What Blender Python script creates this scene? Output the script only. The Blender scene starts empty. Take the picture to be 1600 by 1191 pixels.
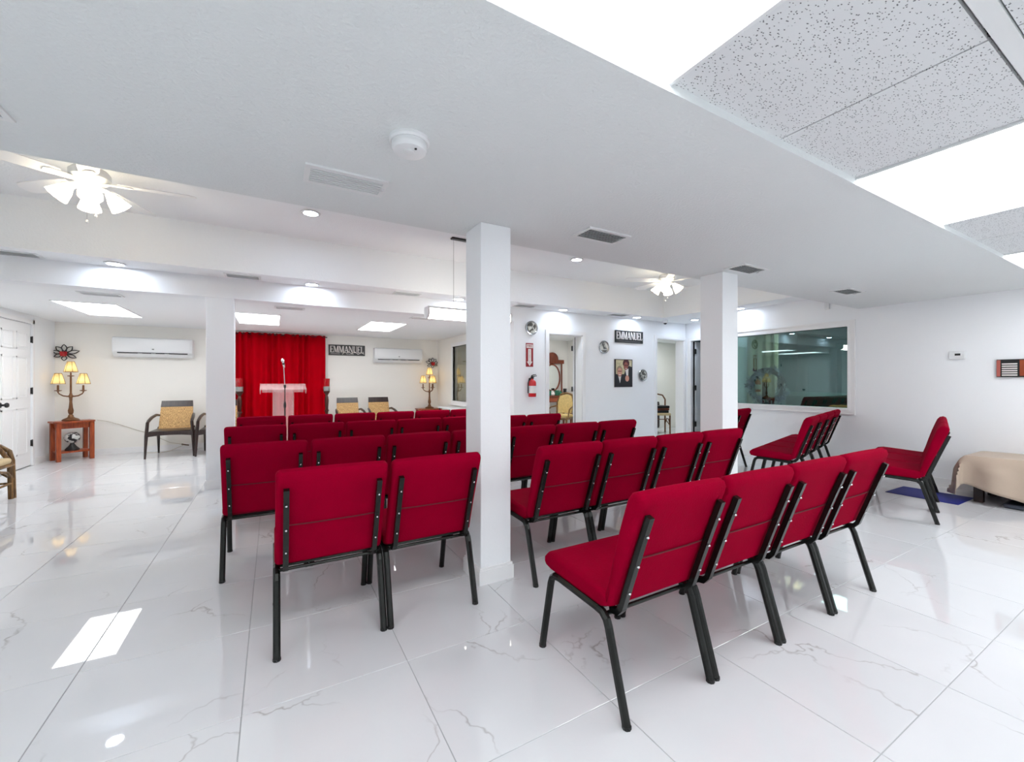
import bpy, bmesh, math, random
from mathutils import Vector, Matrix
PI = math.pi
R = math.radians
random.seed(7)
S = bpy.context.scene
C = S.collection

# ------------------------------------------------------------------ camera
cam = bpy.data.cameras.new('camera')
cam.sensor_fit = 'HORIZONTAL'
cam.sensor_width = 36.0
cam.lens = 36.0 * 655.4 / 1600.0
cam.shift_y = 0.0
cam.clip_start = 0.02
cam_o = bpy.data.objects.new('camera', cam)
C.objects.link(cam_o)
cam_o.location = (0, 0, 1.25)
cam_o.rotation_euler = (R(90), 0, -0.5176)
S.camera = cam_o

# ------------------------------------------------------------------ world, exposure
w = bpy.data.worlds.new('world')
S.world = w
w.use_nodes = True
w.node_tree.nodes['Background'].inputs[0].default_value = (0.9, 0.95, 1.0, 1)
w.node_tree.nodes['Background'].inputs[1].default_value = 0.3
S.view_settings.view_transform = 'Standard'
S.view_settings.look = 'None'
S.view_settings.gamma = 1.0
S.view_settings.use_curve_mapping = False
S.view_settings.exposure = 0.72
try:
    S.cycles.use_denoising = True
    S.cycles.max_bounces = 7
    S.cycles.diffuse_bounces = 5
    S.cycles.glossy_bounces = 3
    S.cycles.use_adaptive_sampling = True
    S.cycles.adaptive_threshold = 0.08
    S.cycles.transmission_bounces = 6
    S.cycles.transparent_max_bounces = 10
    S.cycles.caustics_reflective = False
    S.cycles.caustics_refractive = False
    S.cycles.sample_clamp_indirect = 6.0
except Exception:
    pass
E_TROFFER = 6.5       # emission of the stage light panels
E_GRID = 4.9          # emission of the light panels in the tile grid
E_CAN = 85.0          # emission of the recessed downlights
E_FAN = 5.0           # emission of the fan's glass shades
P_LAMP = 0.2          # watts of each table lamp bulb

# ------------------------------------------------------------------ materials
def lin(c):
    out = []
    for v in c[:3]:
        v = v / 255.0
        out.append(v / 12.92 if v <= 0.04045 else ((v + 0.055) / 1.055) ** 2.4)
    return (out[0], out[1], out[2], 1.0)

MATS = {}
def nm(name):
    m = bpy.data.materials.new(name)
    m.use_nodes = True
    MATS[name] = m
    nt = m.node_tree
    return m, nt, nt.nodes['Principled BSDF']

def mat(name, rgb, rough=0.5, metal=0.0, spec=0.5, bump=None, vary=None, emit=None, sheen=None):
    """bump=(scale,strength,detail) noise relief; vary=(scale,amount) noise colour variation"""
    m, nt, b = nm(name)
    col = lin(rgb)
    b.inputs['Base Color'].default_value = col
    b.inputs['Roughness'].default_value = rough
    b.inputs['Metallic'].default_value = metal
    b.inputs['Specular IOR Level'].default_value = spec
    tc = None
    if bump or vary:
        tc = nt.nodes.new('ShaderNodeTexCoord')
    if bump:
        n = nt.nodes.new('ShaderNodeTexNoise')
        n.inputs['Scale'].default_value = bump[0]
        n.inputs['Detail'].default_value = bump[2] if len(bump) > 2 else 3
        bp = nt.nodes.new('ShaderNodeBump')
        bp.inputs['Strength'].default_value = bump[1]
        bp.inputs['Distance'].default_value = 0.01
        nt.links.new(tc.outputs['Object'], n.inputs['Vector'])
        nt.links.new(n.outputs['Fac'], bp.inputs['Height'])
        nt.links.new(bp.outputs['Normal'], b.inputs['Normal'])
    if vary:
        n = nt.nodes.new('ShaderNodeTexNoise')
        n.inputs['Scale'].default_value = vary[0]
        n.inputs['Detail'].default_value = 4
        mx = nt.nodes.new('ShaderNodeMixRGB')
        mx.inputs[1].default_value = [c * (1 - vary[1]) for c in col[:3]] + [1]
        mx.inputs[2].default_value = [min(1, c * (1 + vary[1])) for c in col[:3]] + [1]
        nt.links.new(tc.outputs['Object'], n.inputs['Vector'])
        nt.links.new(n.outputs['Fac'], mx.inputs[0])
        nt.links.new(mx.outputs[0], b.inputs['Base Color'])
    if emit:
        b.inputs['Emission Color'].default_value = lin(emit[0])
        b.inputs['Emission Strength'].default_value = emit[1]
    if sheen:
        b.inputs['Sheen Weight'].default_value = sheen
        b.inputs['Sheen Roughness'].default_value = 0.4
    return m

def wood(name, a, bcol, scale=8, rough=0.35, stretch=(1, 1, 8)):
    m, nt, b = nm(name)
    tc = nt.nodes.new('ShaderNodeTexCoord')
    mp = nt.nodes.new('ShaderNodeMapping')
    mp.inputs['Scale'].default_value = (stretch[2], stretch[1] * 2, stretch[0])
    n = nt.nodes.new('ShaderNodeTexNoise')
    n.inputs['Scale'].default_value = scale
    n.inputs['Detail'].default_value = 5
    r = nt.nodes.new('ShaderNodeValToRGB')
    r.color_ramp.elements[0].position = 0.35
    r.color_ramp.elements[0].color = lin(a)
    r.color_ramp.elements[1].position = 0.7
    r.color_ramp.elements[1].color = lin(bcol)
    L = nt.links.new
    L(tc.outputs['Object'], mp.inputs[0]); L(mp.outputs[0], n.inputs['Vector']); L(n.outputs['Fac'], r.inputs[0])
    L(r.outputs[0], b.inputs['Base Color'])
    b.inputs['Roughness'].default_value = rough
    return m

def emis(name, rgb, strength):
    m, nt, b = nm(name)
    b.inputs['Base Color'].default_value = lin(rgb)
    b.inputs['Emission Color'].default_value = lin(rgb)
    b.inputs['Emission Strength'].default_value = strength
    b.inputs['Roughness'].default_value = 0.4
    return m

WALL = mat('painted_wall', (243, 245, 247), 0.6, spec=0.3, bump=(90, 0.12, 3))
WALLC = mat('cream_wall', (242, 240, 234), 0.6, spec=0.3, bump=(90, 0.1, 3))
CEIL = mat('textured_ceiling', (247, 249, 250), 0.75, spec=0.2, bump=(70, 0.3, 3))
BEAMC = mat('stippled_beam_grey', (229, 233, 233), 0.75, spec=0.2, bump=(70, 0.4, 3))  # greyer than the tray ceiling so the beam edge stands out
TRIM = mat('white_trim', (240, 240, 240), 0.35, spec=0.5)
WHITEP = mat('white_plastic', (235, 237, 238), 0.35)
WHITEM = mat('white_metal', (232, 234, 234), 0.4)
DARKGAP = mat('dark_gap', (28, 29, 32), 0.8)
VENTDK = mat('vent_shadow', (44, 46, 50), 0.8)
BLACKM = mat('black_metal_frame', (42, 43, 41), 0.24, metal=0.7, vary=(60, 0.35))
CHROME = mat('chrome', (215, 215, 218), 0.18, metal=1.0)
GROUT = mat('grout', (176, 178, 180), 0.8)
BLK = mat('black_paint', (18, 18, 19), 0.4)
BLKWOOD = wood('espresso_wood', (34, 24, 22), (58, 42, 38), 7, 0.3)
CHERRY = wood('cherry_wood', (132, 52, 22), (176, 84, 40), 6, 0.3)
MAHOG = wood('mahogany', (96, 40, 22), (140, 66, 36), 6, 0.35)
DKMAH = wood('dark_mahogany', (52, 24, 20), (84, 40, 30), 6, 0.35)
RATTAN = wood('rattan_cane', (82, 56, 28), (150, 112, 62), 10, 0.4)
CREAMC = mat('cream_cushion', (214, 192, 150), 0.85, vary=(14, 0.12), bump=(120, 0.2))
GOLDC = mat('gold_brocade', (206, 178, 116), 0.7, vary=(26, 0.4), bump=(60, 0.2))
BRONZE = mat('aged_bronze', (122, 84, 56), 0.42, metal=0.6, vary=(40, 0.3))
REDGLASS = mat('red_glass', (168, 14, 24), 0.15, spec=0.7)
SILVER = mat('silver_mosaic', (170, 172, 170), 0.25, metal=0.7, vary=(90, 0.5))
BLUEMAT = mat('blue_vinyl', (12, 28, 128), 0.6, bump=(200, 0.2))
GREYMAT = mat('grey_mat', (72, 78, 90), 0.7, bump=(160, 0.3))
BLANKET = mat('tan_blanket', (196, 178, 160), 0.95, spec=0.1, vary=(9, 0.06), bump=(220, 0.35), sheen=0.3)
CORD = mat('cord', (196, 186, 170), 0.6)
SOFAG = mat('green_sofa_cloth', (14, 76, 68), 0.9, vary=(20, 0.15), bump=(90, 0.2))
ORANGE = mat('ochre_cushion', (176, 122, 62), 0.8, vary=(12, 0.2))
BEIGEC = mat('beige_drape', (204, 194, 160), 0.9, vary=(6, 0.08))
SKIN1 = mat('print_skin', (206, 150, 130), 0.4)
SKIN2 = mat('print_skin_dark', (150, 84, 72), 0.4)
HAIRD = mat('print_hair', (70, 26, 30), 0.4)
HAIRG = mat('print_grey_hair', (150, 132, 110), 0.4)
PRBG = mat('print_leaves', (196, 186, 150), 0.4, vary=(30, 0.5))
PRWH = mat('print_white', (232, 226, 222), 0.4)
PRBK = mat('print_black', (26, 24, 28), 0.4)
REDSIGN = mat('red_sign', (150, 24, 34), 0.4)
REDEXT = mat('extinguisher_red', (196, 16, 26), 0.25, spec=0.6)
LABELP = mat('paper_label', (226, 226, 224), 0.5)
GREENB = mat('green_box', (40, 110, 84), 0.4)
STEEL = mat('dark_steel', (52, 52, 54), 0.35, metal=0.7)
TROFF = emis('fluorescent_panel', (250, 253, 255), E_TROFFER)
TROFFG = emis('fluorescent_grid_panel', (250, 253, 255), E_GRID)
CANL = emis('downlight_lens', (222, 236, 255), E_CAN)
FANL = emis('frosted_tulip_glass', (255, 242, 214), E_FAN)
WARMP = emis('pendant_diffuser', (255, 252, 240), 13.0)
NURSL = emis('nursery_fill_panel', (250, 253, 255), 15.0)  # added fill light for the room behind the glass

def chair_fabric():
    m, nt, b = nm('crimson_chair_cloth')
    L = nt.links.new
    tc = nt.nodes.new('ShaderNodeTexCoord')
    mp = nt.nodes.new('ShaderNodeMapping')
    mp.inputs['Rotation'].default_value = (0, R(45), R(45))
    w1 = nt.nodes.new('ShaderNodeTexVoronoi')
    w1.inputs['Scale'].default_value = 120
    n = nt.nodes.new('ShaderNodeTexNoise')
    n.inputs['Scale'].default_value = 6
    n.inputs['Detail'].default_value = 4
    mx = nt.nodes.new('ShaderNodeMixRGB')
    mx.inputs[1].default_value = lin((128, 0, 32))
    mx.inputs[2].default_value = lin((152, 0, 39))
    bp = nt.nodes.new('ShaderNodeBump')
    bp.inputs['Strength'].default_value = 0.25
    bp.inputs['Distance'].default_value = 0.004
    L(tc.outputs['Object'], mp.inputs[0]); L(mp.outputs[0], w1.inputs['Vector'])
    L(tc.outputs['Object'], n.inputs['Vector'])
    L(n.outputs['Fac'], mx.inputs[0]); L(mx.outputs[0], b.inputs['Base Color'])
    L(w1.outputs['Distance'], bp.inputs['Height']); L(bp.outputs['Normal'], b.inputs['Normal'])
    b.inputs['Roughness'].default_value = 0.75
    b.inputs['Specular IOR Level'].default_value = 0.02
    return m
CLOTH = chair_fabric()
SEAMR = mat('crimson_welt', (96, 6, 24), 0.8)

def curtain_red():
    return mat('red_velvet_drape', (182, 0, 20), 0.9, spec=0.03, vary=(4, 0.12))
REDC = curtain_red()

def tile_marble():
    m, nt, b = nm('polished_marble_tile')
    L = nt.links.new
    N = nt.nodes.new
    tc = N('ShaderNodeTexCoord'); oi = N('ShaderNodeObjectInfo')
    geo = N('ShaderNodeNewGeometry')
    sc = N('ShaderNodeVectorMath'); sc.operation = 'SCALE'; sc.inputs['Scale'].default_value = 1.0
    rnd = N('ShaderNodeVectorMath'); rnd.operation = 'MULTIPLY'
    cmb = N('ShaderNodeCombineXYZ')
    k1 = N('ShaderNodeMath'); k1.operation = 'MULTIPLY'; k1.inputs[1].default_value = 37.0
    k2 = N('ShaderNodeMath'); k2.operation = 'MULTIPLY'; k2.inputs[1].default_value = 91.0
    L(oi.outputs['Random'], k1.inputs[0]); L(oi.outputs['Random'], k2.inputs[0])
    L(k1.outputs[0], cmb.inputs[0]); L(k2.outputs[0], cmb.inputs[1])
    add = N('ShaderNodeVectorMath'); add.operation = 'ADD'
    L(geo.outputs['Position'], add.inputs[0]); L(cmb.outputs[0], add.inputs[1])
    # warp
    wn = N('ShaderNodeTexNoise'); wn.inputs['Scale'].default_value = 1.6; wn.inputs['Detail'].default_value = 5; wn.inputs['Roughness'].default_value = 0.6
    L(add.outputs[0], wn.inputs['Vector'])
    ws = N('ShaderNodeVectorMath'); ws.operation = 'SCALE'; ws.inputs['Scale'].default_value = 0.55
    L(wn.outputs['Color'], ws.inputs[0])
    wa = N('ShaderNodeVectorMath'); wa.operation = 'ADD'
    L(add.outputs[0], wa.inputs[0]); L(ws.outputs[0], wa.inputs[1])
    v = N('ShaderNodeTexVoronoi'); v.feature = 'DISTANCE_TO_EDGE'; v.inputs['Scale'].default_value = 1.25
    L(wa.outputs[0], v.inputs['Vector'])
    r = N('ShaderNodeValToRGB')
    r.color_ramp.elements[0].position = 0.0; r.color_ramp.elements[0].color = (1, 1, 1, 1)
    r.color_ramp.elements[1].position = 0.009; r.color_ramp.elements[1].color = (0, 0, 0, 1)
    e = r.color_ramp.elements.new(0.003); e.color = (0.55, 0.55, 0.55, 1)
    L(v.outputs['Distance'], r.inputs[0])
    mask = N('ShaderNodeTexNoise'); mask.inputs['Scale'].default_value = 2.2; mask.inputs['Detail'].default_value = 2
    L(add.outputs[0], mask.inputs['Vector'])
    mr = N('ShaderNodeMapRange'); mr.inputs[1].default_value = 0.47; mr.inputs[2].default_value = 0.66
    L(mask.outputs['Fac'], mr.inputs[0])
    mul = N('ShaderNodeMath'); mul.operation = 'MULTIPLY'
    L(r.outputs[0], mul.inputs[0]); L(mr.outputs[0], mul.inputs[1])
    cl = N('ShaderNodeTexNoise'); cl.inputs['Scale'].default_value = 1.3; cl.inputs['Detail'].default_value = 4
    L(wa.outputs[0], cl.inputs['Vector'])
    base = N('ShaderNodeMixRGB')
    base.inputs[1].default_value = lin((216, 218, 221)); base.inputs[2].default_value = lin((232, 233, 235))
    L(cl.outputs['Fac'], base.inputs[0])
    fin = N('ShaderNodeMixRGB'); fin.inputs[2].default_value = lin((160, 155, 154))
    L(base.outputs[0], fin.inputs[1])
    vm = N('ShaderNodeMath'); vm.operation = 'MULTIPLY'; vm.inputs[1].default_value = 0.75
    L(mul.outputs[0], vm.inputs[0]); L(vm.outputs[0], fin.inputs[0])
    L(fin.outputs[0], b.inputs['Base Color'])
    b.inputs['Roughness'].default_value = 0.022
    b.inputs['Specular IOR Level'].default_value = 0.85
    return m
TILE = tile_marble()

def acoustic():
    m, nt, b = nm('acoustic_ceiling_tile')
    L = nt.links.new; N = nt.nodes.new
    tc = N('ShaderNodeTexCoord')
    mp = N('ShaderNodeMapping'); mp.inputs['Scale'].default_value = (1, 1.7, 1)
    v = N('ShaderNodeTexVoronoi'); v.inputs['Scale'].default_value = 78
    L(tc.outputs['Object'], mp.inputs[0]); L(mp.outputs[0], v.inputs['Vector'])
    cut = N('ShaderNodeMapRange'); cut.inputs[1].default_value = 0.19; cut.inputs[2].default_value = 0.27
    L(v.outputs['Distance'], cut.inputs[0])
    n = N('ShaderNodeTexNoise'); n.inputs['Scale'].default_value = 20
    L(tc.outputs['Object'], n.inputs['Vector'])
    g = N('ShaderNodeMath'); g.operation = 'GREATER_THAN'; g.inputs[1].default_value = 0.60
    L(n.outputs['Fac'], g.inputs[0])
    mxx = N('ShaderNodeMath'); mxx.operation = 'MAXIMUM'
    L(cut.outputs[0], mxx.inputs[0]); L(g.outputs[0], mxx.inputs[1])
    mx = N('ShaderNodeMixRGB'); mx.inputs[1].default_value = lin((120, 122, 124)); mx.inputs[2].default_value = lin((226, 228, 229))
    L(mxx.outputs[0], mx.inputs[0]); L(mx.outputs[0], b.inputs['Base Color'])
    bp = N('ShaderNodeBump'); bp.inputs['Strength'].default_value = 0.4; bp.inputs['Distance'].default_value = 0.004
    L(mxx.outputs[0], bp.inputs['Height']); L(bp.outputs[0], b.inputs['Normal'])
    b.inputs['Roughness'].default_value = 0.9
    b.inputs['Specular IOR Level'].default_value = 0.1
    return m
ACOU = acoustic()

def wicker():
    m, nt, b = nm('woven_wicker')
    L = nt.links.new; N = nt.nodes.new
    tc = N('ShaderNodeTexCoord')
    mp = N('ShaderNodeMapping'); mp.inputs['Scale'].default_value = (130, 1, 22)
    n = N('ShaderNodeTexNoise'); n.inputs['Scale'].default_value = 1.6; n.inputs['Detail'].default_value = 3
    r = N('ShaderNodeValToRGB')
    r.color_ramp.elements[0].position = 0.36; r.color_ramp.elements[0].color = lin((150, 104, 54))
    r.color_ramp.elements[1].position = 0.6; r.color_ramp.elements[1].color = lin((226, 186, 124))
    L(tc.outputs['Object'], mp.inputs[0]); L(mp.outputs[0], n.inputs['Vector']); L(n.outputs['Fac'], r.inputs[0]); L(r.outputs[0], b.inputs['Base Color'])
    bp = N('ShaderNodeBump'); bp.inputs['Strength'].default_value = 0.5; bp.inputs['Distance'].default_value = 0.004
    L(n.outputs['Fac'], bp.inputs['Height']); L(bp.outputs[0], b.inputs['Normal'])
    b.inputs['Roughness'].default_value = 0.6
    return m
WICKER = wicker()

def pane(name, trans, gloss, fac, rough=0.0):
    m = bpy.data.materials.new(name); m.use_nodes = True
    nt = m.node_tree; nt.nodes.clear(); N = nt.nodes.new; L = nt.links.new
    o = N('ShaderNodeOutputMaterial'); mx = N('ShaderNodeMixShader'); t = N('ShaderNodeBsdfTransparent'); g = N('ShaderNodeBsdfGlossy')
    t.inputs[0].default_value = trans; g.inputs[0].default_value = gloss; g.inputs['Roughness'].default_value = rough
    mx.inputs[0].default_value = fac
    L(t.outputs[0], mx.inputs[1]); L(g.outputs[0], mx.inputs[2]); L(mx.outputs[0], o.inputs[0])
    return m
TEALGLASS = pane('teal_observation_glass', (0.40, 0.54, 0.52, 1), (0.52, 0.66, 0.66, 1), 0.15)
CLEAR = pane('window_glass', (0.86, 0.88, 0.86, 1), (0.8, 0.8, 0.8, 1), 0.25)

def acrylic():
    m = bpy.data.materials.new('frosted_acrylic'); m.use_nodes = True
    nt = m.node_tree; nt.nodes.clear(); N = nt.nodes.new; L = nt.links.new
    o = N('ShaderNodeOutputMaterial'); mx = N('ShaderNodeMixShader'); t = N('ShaderNodeBsdfTransparent')
    p = N('ShaderNodeBsdfPrincipled'); p.inputs['Base Color'].default_value = lin((240, 214, 214)); p.inputs['Roughness'].default_value = 0.25
    mx.inputs[0].default_value = 0.26; t.inputs[0].default_value = (0.98, 0.96, 0.96, 1)
    L(t.outputs[0], mx.inputs[1]); L(p.outputs[0], mx.inputs[2]); L(mx.outputs[0], o.inputs[0])
    return m
ACRY = acrylic()

def shade_mat():
    m = bpy.data.materials.new('lit_lamp_shade'); m.use_nodes = True
    nt = m.node_tree; nt.nodes.clear(); N = nt.nodes.new; L = nt.links.new
    o = N('ShaderNodeOutputMaterial'); mx = N('ShaderNodeMixShader'); d = N('ShaderNodeBsdfDiffuse'); t = N('ShaderNodeBsdfTranslucent')
    d.inputs[0].default_value = lin((238, 222, 178)); t.inputs[0].default_value = lin((255, 232, 170)); mx.inputs[0].default_value = 0.6
    L(d.outputs[0], mx.inputs[1]); L(t.outputs[0], mx.inputs[2]); L(mx.outputs[0], o.inputs[0])
    return m
SHADE = shade_mat()
MIRROR = mat('mirror_glass', (225, 230, 228), 0.02, metal=1.0)

# ------------------------------------------------------------------ geometry helpers
class G:
    def __init__(s):
        s.v = []; s.f = []; s.m = []; s.sm = []
    def add(s, vs, fs, smooth=False, mi=0):
        o = len(s.v)
        s.v += [tuple(p) for p in vs]
        for f in fs:
            s.f.append([i + o for i in f]); s.m.append(mi); s.sm.append(smooth)
        return s
    def bx(s, x0, x1, y0, y1, z0, z1, mi=0):
        return s.add([(x0, y0, z0), (x1, y0, z0), (x1, y1, z0), (x0, y1, z0), (x0, y0, z1), (x1, y0, z1), (x1, y1, z1), (x0, y1, z1)],
                     [(3, 2, 1, 0), (4, 5, 6, 7), (0, 1, 5, 4), (1, 2, 6, 5), (2, 3, 7, 6), (3, 0, 4, 7)], False, mi)
    def rb(s, x0, x1, y0, y1, z0, z1, r=0.006, seg=2, mi=0):
        bm = bmesh.new(); bmesh.ops.create_cube(bm, size=1)
        for v in bm.verts:
            v.co = Vector(((x0 + x1) / 2 + v.co.x * (x1 - x0), (y0 + y1) / 2 + v.co.y * (y1 - y0), (z0 + z1) / 2 + v.co.z * (z1 - z0)))
        bmesh.ops.bevel(bm, geom=bm.edges[:], offset=r, segments=seg, profile=0.5, affect='EDGES')
        bm.verts.index_update()
        s.add([v.co[:] for v in bm.verts], [[v.index for v in f.verts] for f in bm.faces], True, mi)
        bm.free(); return s
    def tube(s, pts, r, n=8, smooth=True, ang=0.0, mi=0, caps=True, flat=None):
        pts = [Vector(p) for p in pts]
        rr = r if isinstance(r, (list, tuple)) else [r] * len(pts)
        t0 = (pts[1] - pts[0]).normalized()
        up = Vector((0, 0, 1)) if abs(t0.z) < 0.9 else Vector((1, 0, 0))
        if flat: up = Vector(flat)
        a = t0.cross(up).normalized(); vs = []
        for i, p in enumerate(pts):
            if i == 0: t = t0
            elif i == len(pts) - 1: t = (pts[i] - pts[i - 1]).normalized()
            else: t = ((pts[i + 1] - p).normalized() + (p - pts[i - 1]).normalized()).normalized()
            a = (a - t * a.dot(t)).normalized(); bb = t.cross(a)
            for k in range(n):
                q = 2 * PI * k / n + ang
                vs.append(p + (a * math.cos(q) + bb * math.sin(q)) * rr[i])
        fs = []
        for i in range(len(pts) - 1):
            for k in range(n):
                k2 = (k + 1) % n
                fs.append((i * n + k, i * n + k2, (i + 1) * n + k2, (i + 1) * n + k))
        if caps:
            fs.append(tuple(range(n))[::-1]); fs.append(tuple((len(pts) - 1) * n + k for k in range(n)))
        return s.add(vs, fs, smooth, mi)
    def lathe(s, prof, n=16, c=(0, 0, 0), smooth=True, mi=0, axis='z', caps=True):
        vs = []; fs = []
        for (r, z) in prof:
            for k in range(n):
                q = 2 * PI * k / n
                p = (r * math.cos(q), r * math.sin(q), z)
                if axis == 'y': p = (p[0], p[2], p[1])
                if axis == 'x': p = (p[2], p[0], p[1])
                vs.append((p[0] + c[0], p[1] + c[1], p[2] + c[2]))
        for i in range(len(prof) - 1):
            for k in range(n):
                k2 = (k + 1) % n
                fs.append((i * n + k, i * n + k2, (i + 1) * n + k2, (i + 1) * n + k))
        if caps:
            fs.append(tuple(range(n))[::-1]); fs.append(tuple((len(prof) - 1) * n + k for k in range(n)))
        return s.add(vs, fs, smooth, mi)
    def prism(s, pts, fn, d0, d1, mi=0, smooth=False):
        """2-D outline, fn(a,b,d) -> 3-D point, thickness d0..d1"""
        n = len(pts)
        vs = [fn(a, b, d0) for a, b in pts] + [fn(a, b, d1) for a, b in pts]
        fs = [tuple(range(n))[::-1], tuple(range(n, 2 * n))] + [(i, (i + 1) % n, n + (i + 1) % n, n + i) for i in range(n)]
        return s.add(vs, fs, smooth, mi)
    def loft(s, prof, w, r, seg=4, crown=0.0, mi=0):
        """closed (y,z) profile swept along x with rounded ends"""
        n = len(prof)
        P = [Vector((p[0], p[1])) for p in prof]
        area = sum(P[i].x * P[(i + 1) % n].y - P[(i + 1) % n].x * P[i].y for i in range(n))
        sg = 1 if area > 0 else -1
        nor = []
        for i in range(n):
            e = (P[(i + 1) % n] - P[i - 1]).normalized()
            nor.append(Vector((-e.y, e.x)) * sg)      # inward
        st = []
        for k in range(seg + 1):
            q = PI / 2 * k / seg
            st.append((-w / 2 + r * (1 - math.sin(q)), r * (1 - math.cos(q))))
        st = [(-w / 2 + r * (1 - math.sin(PI / 2 * k / seg)), r * (1 - math.cos(PI / 2 * (k / seg)))) for k in range(seg + 1)]
        st = [(x, sh) for x, sh in st]
        left = sorted([(-w / 2 + r * (1 - math.cos(PI / 2 * k / seg)), r * (1 - math.sin(PI / 2 * k / seg))) for k in range(seg + 1)])
        mids = [(-w / 2 + r + (w - 2 * r) * k / 6, 0.0) for k in range(1, 6)]
        right = [(-x, sh) for x, sh in left[::-1]]
        st = left + mids + right
        zmax = max(p.y for p in P)
        vs = []
        for x, sh in st:
            cr = crown * (1 - (2 * x / w) ** 2)
            for p, q in zip(P, nor):
                c = p + q * sh
                vs.append((x, c.x, c.y + (cr * max(0, (c.y - zmax + 0.12) / 0.12))))
        fs = []
        for i in range(len(st) - 1):
            for k in range(n):
                k2 = (k + 1) % n
                fs.append((i * n + k, (i + 1) * n + k, (i + 1) * n + k2, i * n + k2))
        fs.append(tuple(range(n))); fs.append(tuple((len(st) - 1) * n + k for k in range(n))[::-1])
        return s.add(vs, fs, True, mi)
    def mesh(s, name, mats):
        me = bpy.data.meshes.new(name)
        me.from_pydata(s.v, [], s.f)
        for m in (mats if isinstance(mats, (list, tuple)) else [mats]):
            me.materials.append(m)
        for p, mi, sm in zip(me.polygons, s.m, s.sm):
            p.material_index = mi; p.use_smooth = sm
        bm = bmesh.new(); bm.from_mesh(me)
        bmesh.ops.recalc_face_normals(bm, faces=bm.faces[:])
        bm.to_mesh(me); bm.free()
        if any(s.sm):
            try: me.set_sharp_from_angle(angle=R(38))
            except Exception: pass
        return me
    def out(s, name, mats, parent=None, loc=None, rz=None):
        o = bpy.data.objects.new(name, s.mesh(name, mats))
        C.objects.link(o)
        if parent: o.parent = parent
        if loc: o.location = loc
        if rz is not None: o.rotation_euler = (0, 0, rz)
        return o

def tag(o, label, cat, group=None):
    o['label'] = label; o['category'] = cat
    if group: o['group'] = group
    return o
def struct(o):
    o['kind'] = 'structure'; return o
def thing(name, label, cat, loc=(0, 0, 0), rz=0.0, group=None):
    o = bpy.data.objects.new(name, None)
    o.empty_display_size = 0.1
    C.objects.link(o); o.location = loc; o.rotation_euler = (0, 0, rz)
    return tag(o, label, cat, group)
def part(name, me, parent, loc=None):
    o = bpy.data.objects.new(name, me); C.objects.link(o); o.parent = parent
    if loc: o.location = loc
    return o
def kids(o): return list(o.children)
def dup(root, loc, rz=None, label=None, group=None, scale=None):
    def cp(o, par):
        c = o.copy(); C.objects.link(c); c.parent = par
        for k in kids(o): cp(k, c)
        return c
    r = cp(root, None)
    r.location = loc
    if rz is not None: r.rotation_euler = (0, 0, rz)
    if label: r['label'] = label
    if group: r['group'] = group
    if scale: r.scale = scale
    return r
ORD = ['first', 'second', 'third', 'fourth', 'fifth', 'sixth', 'seventh', 'eighth']

# ------------------------------------------------------------------ dimensions of the room
XW, XE, XE2 = -3.10, 6.90, 7.62         # west wall, east wall, east wall of the far corner
YS, YW, YB = -3.2, 5.93, 9.65           # south wall, cross wall, stage back wall
ZB, ZS, ZT, ZA, ZG = 2.228, 2.46, 2.94, 2.222, 2.25   # beam soffit, tray rim, tray, stage ceiling, tile grid
XA = 3.44                               # east wall of the stage
TY0, TY1, TX0, TX1 = 2.95, 5.55, -2.75, 6.50

# ------------------------------------------------------------------ floor
TW = 0.6245
fl = struct(G().bx(XW - .2, 9.8, YS - .2, YB + .2, -0.12, -0.003).out('floor', GROUT))
def in_view(x, y):
    fx, fy = math.sin(.5176), math.cos(.5176)
    d = x * fx + y * fy
    if d < 0.3: return None
    u = (x * fy - y * fx) / d
    v = 1.25 / d
    return d if (abs(u) < 1.30 and v < 0.98) else None
xs = [0.522 + TW * i for i in range(-6, 16)]
ys = [0.61 + TW * j for j in range(-7, 16)]
cand = []; rest = []
for x0 in xs:
    for y0 in ys:
        a0, a1 = max(x0, XW), min(x0 + TW, 9.7)
        b0, b1 = max(y0, YS), min(y0 + TW, YB)
        if a1 - a0 < .02 or b1 - b0 < .02: continue
        ds = [in_view(a, b) for a in (a0, (a0 + a1) / 2, a1) for b in (b0, (b0 + b1) / 2, b1)]
        ds = [d for d in ds if d]
        hidden = (x0 > XE2 or (x0 > XA + .1 and y0 > YW) or (x0 > XE and y0 < 4.5))
        (cand if ds and not hidden else rest).append((min(ds) if ds else 99, a0, a1, b0, b1))
cand.sort()
rest += cand[295:]; cand = cand[:295]
gp = 0.0016
tile_cache = {}
def tile_mesh(wx, wy):
    k = (round(wx, 3), round(wy, 3))
    if k not in tile_cache:
        g = G(); hx, hy, b = wx / 2 - gp, wy / 2 - gp, 0.0012
        vs = [(-hx, -hy, -.01), (hx, -hy, -.01), (hx, hy, -.01), (-hx, hy, -.01),
              (-hx, -hy, -b), (hx, -hy, -b), (hx, hy, -b), (-hx, hy, -b),
              (-hx + b, -hy + b, 0), (hx - b, -hy + b, 0), (hx - b, hy - b, 0), (-hx + b, hy - b, 0)]
        fs = [(8, 9, 10, 11)] + [(i, (i + 1) % 4, 4 + (i + 1) % 4, 4 + i) for i in range(4)] + [(4 + i, 4 + (i + 1) % 4, 8 + (i + 1) % 4, 8 + i) for i in range(4)]
        tile_cache[k] = g.add(vs, fs).mesh('floor_tile', TILE)
    return tile_cache[k]
rt = random.Random(3)
for d, a0, a1, b0, b1 in cand:
    o = part('floor_tile', tile_mesh(a1 - a0, b1 - b0), fl, ((a0 + a1) / 2, (b0 + b1) / 2, 0.0))
    o.rotation_euler = (rt.uniform(-1, 1) * 0.0008, rt.uniform(-1, 1) * 0.0008, 0)
g = G()
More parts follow.
